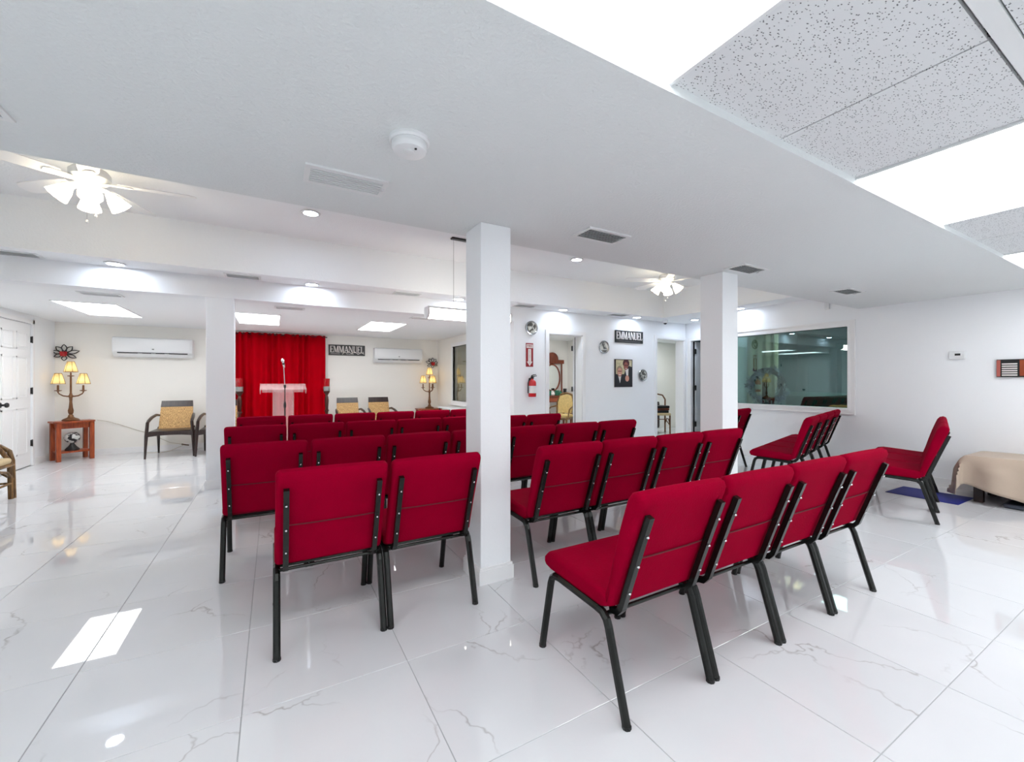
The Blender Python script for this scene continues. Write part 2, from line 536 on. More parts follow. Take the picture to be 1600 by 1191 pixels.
for d, a0, a1, b0, b1 in rest:
    g.bx(a0 + gp, a1 - gp, b0 + gp, b1 - gp, -.01, -0.0004)
o = g.out('floor_tile_field', TILE, fl); o['kind'] = 'stuff'

# ------------------------------------------------------------------ walls
T = 0.12
DY0, DY1, DZ = 8.02, 8.90, 2.09
g = G().bx(XW - T, XW, YS, DY0, 0, 2.6).bx(XW - T, XW, DY1, YB + T, 0, 2.6).bx(XW - T, XW, DY0, DY1, DZ, 2.6)
g.bx(XW - T, XW, YS, YW, 2.6, 3.0)
struct(g.out('wall_west', WALL))
struct(G().bx(XW - T, XA + T, YB, YB + T, 0, 2.6).out('wall_north', WALLC))
struct(G().bx(XW - T, XE + T, YS - T, YS, 0, 2.6).out('wall_south', WALL))
# stage east wall with a window
g = G().bx(XA, XA + T, YW + .2, 7.45, 0, 2.6).bx(XA, XA + T, 8.66, YB, 0, 2.6).bx(XA, XA + T, 7.45, 8.66, 0, .82).bx(XA, XA + T, 7.45, 8.66, 2.0, 2.6)
struct(g.out('wall_stage_east', WALLC))
# cross wall: header over the stage opening and the solid wall with two doorways
D1a, D1b, D1z = 4.095, 4.83, 2.065
D2a, D2b, D2z = 6.746, 7.57, 2.115
YT = YW + .2
g = G().bx(XW, XA - .03, YW, YT, ZA, 3.0)
g.bx(XA - .03, D1a, YW, YT, 0, 3.0).bx(D1a, D1b, YW, YT, D1z, 3.0).bx(D1b, D2a, YW, YT, 0, 3.0).bx(D2a, D2b, YW, YT, D2z, 3.0).bx(D2b, XE2 + T, YW, YT, 0, 3.0)
struct(g.out('wall_cross', WALL))
# far east wall with a doorway, return, east wall with observation window
D3a, D3b = 5.04, 5.80
g = G().bx(XE2, XE2 + T, 4.7, D3a, 0, 2.6).bx(XE2, XE2 + T, D3b, YW, 0, 2.6).bx(XE2, XE2 + T, D3a, D3b, 2.09, 2.6)
struct(g.out('wall_far_east', WALL))
struct(G().bx(XE, XE2 + T, 4.66, 4.78, 0, 2.6).out('wall_return', WALL))
WY0, WY1, WZ0, WZ1 = 2.735, 4.50, .873, 2.004
g = G().bx(XE, XE + T, YS, WY0, 0, 2.6).bx(XE, XE + T, WY1, 4.66, 0, 2.6).bx(XE, XE + T, WY0, WY1, 0, WZ0).bx(XE, XE + T, WY0, WY1, WZ1, 2.6)
struct(g.out('wall_east', WALL))

# rooms seen through the doorways and through the observation window
struct(G().bx(XA + T, 6.62, 8.62, 8.74, 0, 2.4).bx(6.55, 6.65, YT, 8.62, 0, 2.4).out('wall_dressing_room', WALLC))
struct(G().bx(6.65, 9.7, 7.75, 7.87, 0, 2.4).bx(9.58, 9.7, YT, 7.75, 0, 2.4).out('wall_store_room', WALLC))
struct(G().bx(XA, 9.7, YT, 8.74, 2.27, 2.35).out('ceiling_back_rooms', CEIL))
NURS = mat('nursery_paint', (104, 130, 132), .7)
struct(G().bx(9.5, 9.62, .2, 6.0, 0, 2.5).bx(XE + T, 9.5, .2, .32, 0, 2.5).bx(XE2 + T, 9.5, 4.66, 4.78, 0, 2.5).bx(XE2 + T, 9.5, YW, YT, 0, 2.5).out('wall_nursery', NURS))
struct(G().bx(XE + T, 9.62, .2, 4.66, 2.4, 2.48).bx(XE2 + T, 9.62, 4.66, YW, 2.4, 2.48).out('ceiling_nursery', NURS))

# ------------------------------------------------------------------ ceilings
struct(G().bx(XW, XE, .985, 2.615, ZB, 2.95).out('ceiling_beam', BEAMC))
g = G()   # rim around the tray
g.bx(XW, XE2, TY1, YW, ZS, 3.0).bx(TX1, XE2, 2.615, TY1, ZS, 3.0).bx(XW, TX0, 2.615, TY1, ZS, 3.0).bx(TX0, TX1, 2.615, TY0, ZS, 3.0)
struct(g.out('ceiling_rim', CEIL))
struct(G().bx(TX0, TX1, TY0, TY1, ZT, 3.0).out('ceiling_tray', CEIL))
struct(G().bx(XW, XA + .1, YT, YB, ZA, 2.4).out('ceiling_stage', CEIL))
# suspended tile grid over the front of the hall
gridc = struct(G().bx(XW, XE, YS, .985, ZG + .05, ZG + .12).out('ceiling', WHITEM))
xb = [-3.10, -2.585, -1.975, -1.365, -.71, -.055, .555, 1.165, 1.83, 2.50, 3.11, 3.72, 4.375, 5.03, 5.64, 6.25, 6.90]
yb = [.985, .372, -.30, -.91, -1.52, -2.13, -2.74, -3.2]
TROWS = {0: [(-.055, 1.165), (2.50, 3.72), (5.03, 6.25), (-2.585, -1.365)], 3: [(-.055, 1.165), (2.50, 3.72), (5.03, 6.25), (-2.585, -1.365)], 5: [(1.165, 2.5), (3.72, 5.03)]}
tcache = {}
for j in range(len(yb) - 1):
    y1, y0 = yb[j] - (.042 if j == 1 else 0), yb[j + 1]
    for i in range(len(xb) - 1):
        x0, x1 = xb[i], xb[i + 1]
        if any(a - .01 <= x0 and x1 <= b + .01 for a, b in TROWS.get(j, [])): continue
        k = (round(x1 - x0, 3), round(y1 - y0, 3))
        if k not in tcache:
            tcache[k] = G().bx(-k[0] / 2 + .004, k[0] / 2 - .004, -k[1] / 2 + .008, k[1] / 2 - .008, 0, .018).mesh('ceiling_tile', ACOU)
        part('ceiling_tile', tcache[k], gridc, ((x0 + x1) / 2, (y0 + y1) / 2, ZG + .004))
for j, y in enumerate(yb[1:-1]):
    y0_, y1_ = (y - .046, y - .002) if j == 0 else (y - .012, y + .012)
    G().bx(XW, XE, y0_, y1_, ZG - .001, ZG + .03).out('grid_bar', WHITEM, gridc)
for j in range(len(yb) - 1):
    for x in xb[1:-1]:
        if any(a + .01 < x < b - .01 for a, b in TROWS.get(j, [])): continue
        G().bx(x - .011, x + .011, yb[j + 1], yb[j], ZG + .016, ZG + .04).out('grid_bar', VENTDK, gridc)
# painted angle moulding along the beam
struct(G().bx(XW, XE, .962, .988, ZB - .006, ZG + .05).out('trim_1', BEAMC))

# ------------------------------------------------------------------ baseboards
BBH = .09
def bb(name, x0, x1, y0, y1):
    struct(G().bx(x0, x1, y0, y1, 0, BBH).bx(min(x0, x1), max(x0, x1), y0, y1, BBH, BBH + .008).out(name, TRIM))
bb('baseboard_north', XW, XA, YB - .014, YB)
bb('baseboard_west', XW, XW + .014, YS, DY0 - .05)
bb('baseboard_west_corner', XW, XW + .014, DY1 + .05, YB - .014)
bb('baseboard_east', XE - .014, XE, YS, 4.78)
bb('baseboard_stage_east', XA - .014, XA, YT, YB - .014)
bb('baseboard_cross', XA, D1a - .07, YW - .014, YW)
bb('baseboard_cross_middle', D1b + .07, D2a - .07, YW - .014, YW)

# columns: painted square posts with a skirting
def column(label, x0, x1, y0, y1, zt):
    cx, cy = (x0 + x1) / 2, (y0 + y1) / 2
    t = thing('column', label, 'column', (cx, cy, 0), 0, 'white square columns')
    hx, hy = (x1 - x0) / 2, (y1 - y0) / 2
    G().rb(-hx, hx, -hy, hy, 0, zt, .004, 1).out('shaft', WALL, t)
    G().bx(-hx - .014, hx + .014, -hy - .014, hy + .014, 0, .085).bx(-hx - .008, hx + .008, -hy - .008, hy + .008, .085, .1).out('skirting', TRIM, t)
    return t
column('thick white square column in the middle of the hall between the chair rows', 1.105, 1.317, 2.329, 2.555, ZB)
column('white square column standing in front of the observation window wall', 3.484, 3.711, 2.322, 2.548, ZB)
column('white square column under the stage header left of the red curtain', -.672, -.40, YW, YT - .01, ZA)

# ------------------------------------------------------------------ door 1: six panel door in the west wall
d1 = struct(G().rb(XW - .05, XW - .012, DY0 + .006, DY1 - .006, .008, DZ - .006, .002, 1).out('door_1', TRIM))
pw = (DY1 - DY0)
for (z0, z1) in ((.20, .86), (1.0, 1.60), (1.70, 1.95)):
    for (a, b) in ((DY0 + .10, DY0 + .40), (DY0 + .48, DY0 + .78)):
        g = G()
        f = .018
        g.bx(XW - .013, XW - .006, a, b, z0, z0 + f).bx(XW - .013, XW - .006, a, b, z1 - f, z1).bx(XW - .013, XW - .006, a, a + f, z0, z1).bx(XW - .013, XW - .006, b - f, b, z0, z1)
        g.rb(XW - .016, XW - .009, a + .045, b - .045, z0 + .045, z1 - .045, .003, 1)
        g.out('panel', TRIM, d1)
for z in (.335, 1.105, 1.86):
    h = G().bx(XW - .012, XW + .006, DY1 - .012, DY1 + .012, z - .045, z + .045).tube([(XW + .006, DY1 - .002, z - .05), (XW + .006, DY1 - .002, z + .05)], .008, 8)
    h.out('hinge', BLK, d1)
kn = G().lathe([(.001, 0), (.034, 0), (.034, .008), (.014, .014), (.014, .04), (.03, .05), (.034, .064), (.026, .078), (.004, .082)], 16, (XW - .012, DY0 + .075, .93), axis='x')
kn.out('door_knob', STEEL, d1)
struct(G().bx(XW - .06, XW - .051, DY0, DY1, 0, DZ).out('trim_2', DARKGAP))  # dark sheet behind the slab stands in for shade in the gap
g = G().bx(XW - .002, XW + .012, DY0 - .06, DY0 - .004, 0, DZ + .06).bx(XW - .002, XW + .012, DY1 + .004, DY1 + .055, 0, DZ + .06).bx(XW - .002, XW + .012, DY0 - .06, DY1 + .055, DZ + .004, DZ + .06)
struct(g.out('trim_3', TRIM))

# door casings of the cross wall
def casing(n, x0, x1, z1, y=YW):
    g = G()
    cw = .065
    g.bx(x0 - cw, x0, y - .018, y, 0, z1 + cw).bx(x1, x1 + min(cw, XE2 - x1 - .002), y - .018, y, 0, z1 + cw).bx(x0, x1, y - .018, y, z1, z1 + cw)
    g.bx(x0 - .001, x0 + .014, y - .005, YT, 0, z1).bx(x1 - .014, x1 + .001, y - .005, YT, 0, z1).bx(x0, x1, y - .005, YT, z1 - .014, z1)
    struct(g.out('trim_%d' % n, TRIM))
casing(4, D1a, D1b, D1z)
casing(5, D2a, D2b, D2z)
# door 2: slab swung open into the dressing room, seen edge on with black hinges
d2 = struct(G().rb(-.018, .018, .01, .76, .01, D1z - .02, .002, 1).out('door_2', TRIM, None, (D1b - .01, YT + .03, 0), R(-42)))
for z in (.3, 1.1, 1.85):
    G().bx(-.045, -.018, -.02, .02, z - .045, z + .045).out('hinge', BLK, d2)
struct(G().bx(D1b - .016, D1b - .012, YT - .016, YT, 0, D1z - .014).out('trim_6', DARKGAP))  # dark strip painted in for the shade of the hinge gap
# door 3: slab swung open behind the far east doorway
g = G().bx(XE2 - .016, XE2, D3b, D3b + .06, 0, 2.15).bx(XE2 - .016, XE2, D3a - .06, D3a, 0, 2.15).bx(XE2 - .016, XE2, D3a, D3b, 2.09, 2.15)
g.bx(XE2 - .004, XE2 + T, D3b - .014, D3b + .002, 0, 2.09).bx(XE2 - .004, XE2 + T, D3a - .002, D3a + .014, 0, 2.09)
struct(g.out('trim_7', TRIM))
d3 = struct(G().rb(XE2 + .07, XE2 + .78, D3b - .06, D3b - .022, .01, 2.07, .002, 1).out('door_3', mat('grey_white_door', (222, 224, 226), .4)))
for z in (.35, 1.107, 1.867):
    G().bx(XE2 + .02, XE2 + .09, D3b - .075, D3b - .06, z - .05, z + .05).tube([(XE2 + .055, D3b - .075, z - .055), (XE2 + .055, D3b - .075, z + .055)], .011, 8).out('hinge', BLK, d3)
struct(G().bx(XE2 + .058, XE2 + .07, D3b - .05, D3b - .014, 0, 2.08).out('trim_8', DARKGAP))  # dark strip in place of shade between jamb and open slab

# ------------------------------------------------------------------ windows
def win_frame(g, ax, lo, hi, z0, z1, w1, d):
    pass
w1 = struct(G().bx(XE + .035, XE + .045, WY0, WY1, WZ0, WZ1).out('window_1', TEALGLASS))
g = G()
for (o0, o1, dp) in ((.0, .028, .03), (.028, .07, .02), (.07, .085, .028)):
    g.bx(XE - dp, XE + .03, WY0 - o1, WY1 + o1, WZ1 + o0, WZ1 + o1).bx(XE - dp, XE + .03, WY0 - o1, WY1 + o1, WZ0 - o1, WZ0 - o0)
    g.bx(XE - dp, XE + .03, WY0 - o1, WY0 - o0, WZ0 - o0, WZ1 + o0).bx(XE - dp, XE + .03, WY1 + o0, WY1 + o1, WZ0 - o0, WZ1 + o0)
g.out('window_frame', TRIM, w1)
w2 = struct(G().bx(XA + .03, XA + .036, 7.45, 8.66, .82, 2.0).out('window_2', CLEAR))
g = G()
for (a, b, z0, z1) in ((7.38, 8.73, 2.0, 2.075), (7.38, 8.73, .745, .82), (7.38, 7.45, .82, 2.0), (8.66, 8.73, .82, 2.0)):
    g.bx(XA - .022, XA + .03, a, b, z0, z1)
g.out('window_frame', TRIM, w2)
G().bx(XA - .06, XA + .01, 7.34, 8.77, .725, .745).out('window_sill', TRIM, w2)

# ------------------------------------------------------------------ ceiling fittings
def vent(label, x, y, z, sx=.36, sy=.19, dark=True, rz=0.0, n=7):
    t = thing('ceiling_vent', label, 'vent', (x, y, z), rz, 'ceiling air vents')
    g = G()
    f = .024
    hx, hy = sx / 2, sy / 2
    g.bx(-hx, hx, -hy, -hy + f, -.009, 0).bx(-hx, hx, hy - f, hy, -.009, 0).bx(-hx, -hx + f, -hy + f, hy - f, -.009, 0).bx(hx - f, hx, -hy + f, hy - f, -.009, 0)
    g.out('frame', WHITEM, t)
    G().bx(-hx + f, hx - f, -hy + f, hy - f, -.002 if dark else -.0075, -.0005).out('duct', VENTDK if dark else WHITEM, t)
    key = ('slat', sx, sy, dark)
    if key not in tcache:
        h = G(); a = .0065 if dark else .0085
        h.add([(-hx + f, a, -.002), (hx - f, a, -.002), (hx - f, -a * .4, -.011), (-hx + f, -a * .4, -.011), (-hx + f, a, -.0035), (hx - f, a, -.0035), (hx - f, -a * .4, -.0125), (-hx + f, -a * .4, -.0125)],
              [(0, 1, 2, 3), (7, 6, 5, 4), (0, 4, 5, 1), (2, 6, 7, 3), (0, 3, 7, 4), (1, 5, 6, 2)])
        tcache[key] = h.mesh('slat', WHITEM)
    for i in range(n):
        part('slat', tcache[key], t, (0, -hy + f + (sy - 2 * f) * (i + .5) / n, 0))
    G().bx(hx - f * .7, hx - f * .3, -.012, .012, -.018, -.009).out('lever', WHITEM, t)
    return t
vent('long white closed louvre vent on the beam soffit left of the smoke detector', .31, 2.178, ZB, .37, .19, False)
vent('white air vent on the beam soffit just right of the middle column', 1.918, 2.152, ZB)
vent('white air vent on the beam soffit above the column by the observation window', 3.58, 2.162, ZB)
vent('white air vent on the beam soffit farthest right, above the observation window', 5.43, 2.158, ZB)
vent('white air vent on the beam soffit cut by the left picture edge', -1.02, 2.2, ZB)
vent('grey vent on the tray rim at the far left edge near the ceiling fan', -2.131, 5.78, ZS, .36, .19)
vent('grey vent on the tray rim above the red curtain', -.302, 5.745, ZS)
vent('grey vent on the tray rim left of the hanging lamp', 1.606, 5.76, ZS)
vent('grey vent on the tray rim right of the middle column', 3.51, 5.75, ZS)
vent('grey vent on the tray rim above the framed plate and sign', 5.476, 5.70, ZS)
vent('white vent on the stage ceiling above the left light panel', -1.67, 6.34, ZA, .36, .19, False)
vent('white vent on the stage ceiling right of the curtain light panel', .19, 6.31, ZA, .36, .19, False)
vent('white vent on the stage ceiling behind the hanging lamp', 2.0, 6.31, ZA, .36, .19, False)

def can(label, x, y, z):
    t = thing('recessed_light', label, 'downlight', (x, y, z), 0, 'round recessed downlights')
    G().lathe([(.064, -.001), (.085, -.002), (.092, -.006), (.09, -.01), (.07, -.012), (.064, -.008)], 24).out('trim_ring', WHITEM, t)
    G().prism([(.064 * math.cos(2 * PI * k / 16), .064 * math.sin(2 * PI * k / 16)) for k in range(16)], lambda a, b, d: (a, b, d), -.009, -.0055).out('lens', CANL, t)
for lab, x, y, z in (
    ('round downlight on the tray rim at left, near the ceiling fan', -1.412, 5.77, ZS),
    ('round downlight on the tray rim above the right side of the red curtain', .42, 5.79, ZS),
    ('round downlight on the tray rim directly above the hanging lamp', 2.378, 5.76, ZS),
    ('round downlight on the tray rim above the doorway with the vanity', 4.262, 5.74, ZS),
    ('round downlight on the tray rim above the right hand name sign', 5.981, 5.73, ZS),
    ('round downlight on the tray rim above the observation window', 6.74, 4.188, ZS),
    ('round downlight in the far right corner of the tray rim', 7.22, 5.40, ZS),
    ('round downlight inside the tray beside the beam, left of the middle column', .328, 4.66, ZT),
    ('round downlight inside the tray beside the beam, right of the middle column', 3.663, 4.62, ZT)):
    can(lab, x, y, z)

def troffer(label, x0, x1, y0, y1, z, group, lit=None):
    cx, cy, hx, hy = (x0 + x1) / 2, (y0 + y1) / 2, (x1 - x0) / 2, (y1 - y0) / 2
    t = thing('ceiling_light_panel', label, 'light panel', (cx, cy, z), 0, group)
    f = .014
    g = G().bx(-hx, hx, -hy, -hy + f, -.006, .02).bx(-hx, hx, hy - f, hy, -.006, .02).bx(-hx, -hx + f, -hy + f, hy - f, -.006, .02).bx(hx - f, hx, -hy + f, hy - f, -.006, .02)
    g.out('frame', WHITEM, t)
    G().bx(-hx + f, hx - f, -hy + f, hy - f, -.002, .004).out('diffuser', lit or (TROFFG if z == ZG else TROFF), t)
GRP = 'fluorescent light panels in the tile grid'
troffer('bright rectangular light panel at the top centre of the picture, in the tile grid', -.055, 1.165, .372, .985, ZG, GRP)
troffer('bright rectangular light panel at the right edge, second in the tile grid', 2.50, 3.72, .372, .985, ZG, GRP)
troffer('bright light panel farthest along the tile grid, cut by the right edge', 5.03, 6.25, .372, .985, ZG, GRP)
troffer('light panel of the tile grid to the left of the camera, out of the picture', -2.585, -1.365, .372, .985, ZG, GRP)
for a, b in TROWS[3]: troffer('light panel of the tile grid behind the camera', a, b, yb[4], yb[3], ZG, 'light panels behind the camera')
for a, b in TROWS[5]: troffer('light panel of the tile grid behind the camera', a, b, yb[6], yb[5], ZG, 'light panels behind the camera')
GRP = 'fluorescent light panels over the stage'
troffer('rectangular light panel over the stage at left, above the bronze lamp', -2.33, -1.72, 7.10, 8.36, ZA - .003, GRP)
troffer('rectangular light panel over the stage in front of the red curtain', -.50, .10, 7.06, 8.34, ZA - .003, GRP)
troffer('rectangular light panel over the stage at right, above the wicker chairs', 1.37, 1.98, 7.05, 8.32, ZA - .003, GRP)
troffer('light panel on the ceiling of the dressing room behind the doorway', 4.7, 5.9, 6.95, 7.56, 2.267, 'light panels of the back rooms')
troffer('light panel on the ceiling of the store room behind the right doorway', 7.5, 8.7, 6.6, 7.2, 2.267, 'light panels of the back rooms')

troffer('unseen fill panel added on the nursery ceiling to brighten the room', 7.15, 8.37, 2.9, 3.51, 2.397, 'light panels of the back rooms', NURSL)  # added out of sight so sofa and wreath show through the glass
# smoke detector
t = thing('smoke_detector', 'round white smoke detector on the beam soffit', 'smoke detector', (.48, 1.682, ZB))
G().lathe([(.08, 0), (.08, -.012), (.074, -.018), (.07, -.018)], 32).out('base_plate', WHITEP, t)
G().lathe([(.066, -.014), (.07, -.02), (.07, -.038), (.064, -.05), (.05, -.055), (.001, -.055)], 32).out('cover', WHITEP, t)
G().lathe([(.022, -.054), (.022, -.06), (.016, -.061), (.001, -.061)], 20, (-.005, -.01, 0)).out('test_button', WHITEM, t)
G().lathe([(.005, -.054), (.005, -.058), (.001, -.058)], 10, (.012, -.045, 0)).out('indicator', STEEL, t)

# security dome and small wall sensor
t = thing('security_camera', 'small white dome camera with a dark lens in the tray corner', 'camera', (6.80, 5.76, ZS))
G().lathe([(.055, 0), (.055, -.02), (.05, -.026)], 20).out('mount', WHITEP, t)
G().lathe([(.052, -.02), (.05, -.04), (.04, -.055)], 20).out('housing', WHITEP, t)
G().lathe([(.038, -.05), (.03, -.068), (.014, -.08), (.001, -.082)], 20).out('dome', BLK, t)
t = thing('motion_sensor', 'small white box sensor high on the wall above the observation window', 'sensor', (XE - .02, 2.98, 2.33))
G().rb(-.022, .02, -.03, .03, -.055, .055, .008, 2).out('body', WHITEP, t)
G().rb(-.03, -.02, -.018, .018, -.03, .01, .004, 1).out('lens', WHITEM, t)

# ceiling fans
def fan(label, x, y, a0):
    t = thing('ceiling_fan', label, 'ceiling fan', (x, y, ZT), 0, 'white ceiling fans in the tray')
    G().lathe([(.001, 0), (.075, 0), (.08, -.02), (.06, -.05), (.03, -.06), (.03, -.07), (.1, -.085), (.12, -.11), (.12, -.15), (.1, -.175), (.06, -.185), (.001, -.185)], 24).out('motor_housing', WHITEM, t)
    blade = G()
    out = []
    for (r, hw) in ((.17, .045), (.22, .055), (.35, .062), (.55, .066), (.62, .06), (.65, .04), (.66, .015)):
        out.append((r, hw))
    pts = [(r, h) for r, h in out] + [(r, -h) for r, h in out[::-1]]
    blade.prism(pts, lambda a, b, d: (a, b, d + b * .2 - .175), 0, .006)
    bm_ = blade.mesh('blade', TRIM)
    br = G()
    br.prism([(.06, .018), (.14, .03), (.22, .035), (.25, .02), (.25, -.02), (.22, -.035), (.14, -.03), (.06, -.018)], lambda a, b, d: (a, b, d + b * .2 - .183), 0, .006)
    brm = br.mesh('blade_bracket', WHITEM)
    for k in range(5):
        b = part('blade', bm_, t); b.rotation_euler = (0, 0, a0 + k * 2 * PI / 5)
        part('blade_bracket', brm, b)
    G().lathe([(.001, -.18), (.055, -.18), (.06, -.2), (.06, -.235), (.04, -.25), (.001, -.25)], 20).out('light_fitter', WHITEM, t)
    sh = G().lathe([(.024, 0), (.03, -.02), (.05, -.055), (.062, -.095), (.072, -.125), (.068, -.125), (.058, -.095), (.046, -.055), (.026, -.02), (.02, 0)], 10)
    shm = sh.mesh('glass_shade', FANL)
    arm = G().tube([(.04, 0, -.225), (.08, 0, -.225), (.1, 0, -.24)], .012, 8).mesh('lamp_arm', WHITEM)
    for k in range(4):
        q = a0 + R(20) + k * PI / 2
        a = part('lamp_arm', arm, t); a.rotation_euler = (0, 0, q)
        s = part('glass_shade', shm, t, (math.cos(q) * .1, math.sin(q) * .1, -.235)); s.rotation_euler = (0, R(-38), q)
    for dx, dz in ((-.02, -.47), (.03, -.42)):
        c = G().tube([(dx, .01, -.24), (dx, .01, dz)], .0015, 5).out('pull_chain', CHROME, t)
        G().lathe([(.001, 0), (.008, .006), (.009, .018), (.003, .028)], 10, (dx, .01, dz - .02)).out('pull_knob', WHITEP, c)
fan('white five blade ceiling fan with lit glass shades at the left', -1.21, 4.36, R(-4))
fan('white five blade ceiling fan with lit glass shades at the right corner', 5.18, 4.36, R(14))

# hanging linear lamp
t = thing('pendant_light', 'white linear lamp hanging on thin wires beside the middle column', 'pendant lamp', (2.06, 4.64, 0))
G().rb(-.24, .24, -.03, .03, ZT - .02, ZT, .004, 1).out('ceiling_canopy', BLK, t)
for x in (-.21, .21):
    G().tube([(x, 0, ZT - .02), (x, 0, 2.10)], .0018, 5).out('wire', STEEL, t)
G().rb(-.545, .545, -.07, .07, 2.075, 2.10, .006, 2).out('housing', WHITEM, t)
G().loft([(-.07, 2.075), (-.07, 2.01), (-.05, 1.98), (0, 1.965), (.05, 1.98), (.07, 2.01), (.07, 2.075)], 1.06, .01, 2).out('diffuser', WARMP, t)
for x in (-.535, .535):
    G().loft([(-.075, 2.08), (-.075, 2.008), (-.053, 1.975), (0, 1.96), (.053, 1.975), (.075, 2.008), (.075, 2.08)], .02, .003, 1).out('end_cap', WHITEM, t, (x, 0, 0))

# ------------------------------------------------------------------ stacking church chairs
def make_chair():
    t = thing('padded_chair', '', 'chair')
    seat = [(.10, .39), (.095, .425), (.11, .446), (.20, .452), (.36, .464), (.45, .470), (.50, .460), (.526, .436), (.528, .412), (.512, .392), (.47, .384), (.30, .378), (.14, .372)]
    G().loft(seat, .488, .024, 4).out('seat', CLOTH, t)
    back = [(.082, .40), (.055, .48), (.02, .575), (-.016, .67), (-.046, .75), (-.066, .80), (-.074, .828), (-.066, .850), (-.044, .860), (-.018, .852), (.002, .825), (.018, .78), (.044, .70), (.072, .60), (.098, .50), (.120, .43), (.118, .405), (.10, .394)]
    b = G().loft(back, .482, .022, 4, crown=.003).out('backrest', CLOTH, t)
    G().tube([(-.205, .011, .594), (-.1, .0085, .592), (.1, .0085, .592), (.205, .011, .594)], .0032, 6).out('seam', SEAMR, b)
    a = .0165
    rear = G().tube([(0, 0, 0), (0, .095, .318), (0, .106, .342), (0, .128, .360), (0, .16, .364)], a, 8, False, PI / 8, flat=(1, 0, 0)).mesh('leg', BLACKM)
    front = G().tube([(0, .545, 0), (0, .474, .33), (0, .464, .355), (0, .442, .371), (0, .41, .374)], a, 8, False, PI / 8, flat=(1, 0, 0)).mesh('leg', BLACKM)
    mid = G().tube([(0, .15, .364), (0, .42, .374)], a * .98, 8, False, PI / 8, flat=(1, 0, 0)).mesh('side_rail', BLACKM)
    foot = G().lathe([(.001, 0), (.017, 0), (.017, .012), (.001, .012)], 8).mesh('foot_cap', BLK)
    rail = G().tube([(0, -.072, .775), (0, -.03, .66), (0, .012, .54), (0, .05, .43), (0, .062, .395), (0, .082, .372), (0, .12, .366)], .0165, 4, False, PI / 4, flat=(1, 0, 0)).mesh('back_rail', BLACKM)
    bolt = G().lathe([(.001, -.005), (.004, -.004), (.0055, -.001), (.0055, .003)], 10, axis='y').mesh('bolt', CHROME)
    for s in (-1, 1):
        l = part('leg', rear, t, (s * .2345, 0, 0)); part('foot_cap', foot, l, (0, .002, 0))
        l = part('leg', front, t, (s * .2345, 0, 0)); part('foot_cap', foot, l, (0, .543, 0))
        part('side_rail', mid, t, (s * .2345, 0, 0))
        r = part('back_rail', rail, t, (s * .198, 0, 0))
        for (y, z) in ((-.062, .70), (-.018, .58), (.024, .465)):
            part('bolt', bolt, r, (0, y, z))
    for (y, z) in ((.118, .356), (.165, .358)):
        G().tube([(-.235, y, z), (.235, y, z)], .0085, 8).out('crossbar', BLACKM, t)
    G().bx(-.22, .22, .2, .24, .362, .378).out('seat_support', BLACKM, t)
    return t
proto = make_chair()
used = [False]
def chair(x, y, rz, label, group, sx=1.0):
    if not used[0]:
        used[0] = True
        proto.location = (x, y, 0); proto.rotation_euler = (0, 0, rz); proto['label'] = label; proto['group'] = group
        proto.scale = (sx, 1, 1)
        return proto
    return dup(proto, (x, y, 0), rz, label, group, (sx, 1, 1))
def row(x0, y0, n, pitch, rz, labels, group):
    for k in range(n):
        dx = pitch * (k + .5)
        chair(x0 + dx * math.cos(rz), y0 + dx * math.sin(rz), rz, labels(k), group, pitch / .503)
row(1.088, 1.105, 4, .508, 0, lambda k: 'bright crimson chair, %s from the left in the nearest right hand row of four' % ORD[k], 'nearest right row of red chairs')
row(1.37, 2.142, 4, .508, 0, lambda k: 'crimson chair, %s from the left in the row of four right of the middle column' % ORD[k], 'second right row of red chairs')
row(-.003, 2.147, 2, .503, 0, lambda k: ('left' if k == 0 else 'right') + ' one of the two nearest crimson chairs left of the middle column', 'nearest left pair of red chairs')
row(-.292, 3.147, 7, .503, 0, lambda k: 'crimson chair, %s from the left in the long row behind the near left pair' % ORD[k], 'long third row of red chairs')
row(-.372, 4.33, 5, .487, 0, lambda k: 'crimson chair, %s from the left in the second row from the stage' % ORD[k], 'second row of red chairs from the stage')
row(2.06, 4.17, 2, .487, 0, lambda k: ('left' if k == 0 else 'right') + ' one of two crimson chairs in front of the extinguisher and vanity doorway', 'two red chairs before the vanity doorway')
row(-.352, 5.42, 6, .489, 0, lambda k: 'crimson chair, %s from the left in the row closest to the stage' % ORD[k], 'front row of red chairs by the stage')
th = R(15)
row(4.93, 2.36, 4, .49, th, lambda k: 'crimson chair, %s from the left in the angled row beneath the observation window' % ORD[k], 'angled row of red chairs under the window')
row(5.03, 3.42, 2, .5, R(12), lambda k: ('left' if k == 0 else 'right') + ' one of two crimson chairs half hidden behind the window column', 'red chairs behind the window column')
row(5.01, 1.335, 3, .5, th, lambda k: 'crimson chair, %s from the near end of the three beside the draped bench' % ORD[k], 'red chairs beside the draped bench')

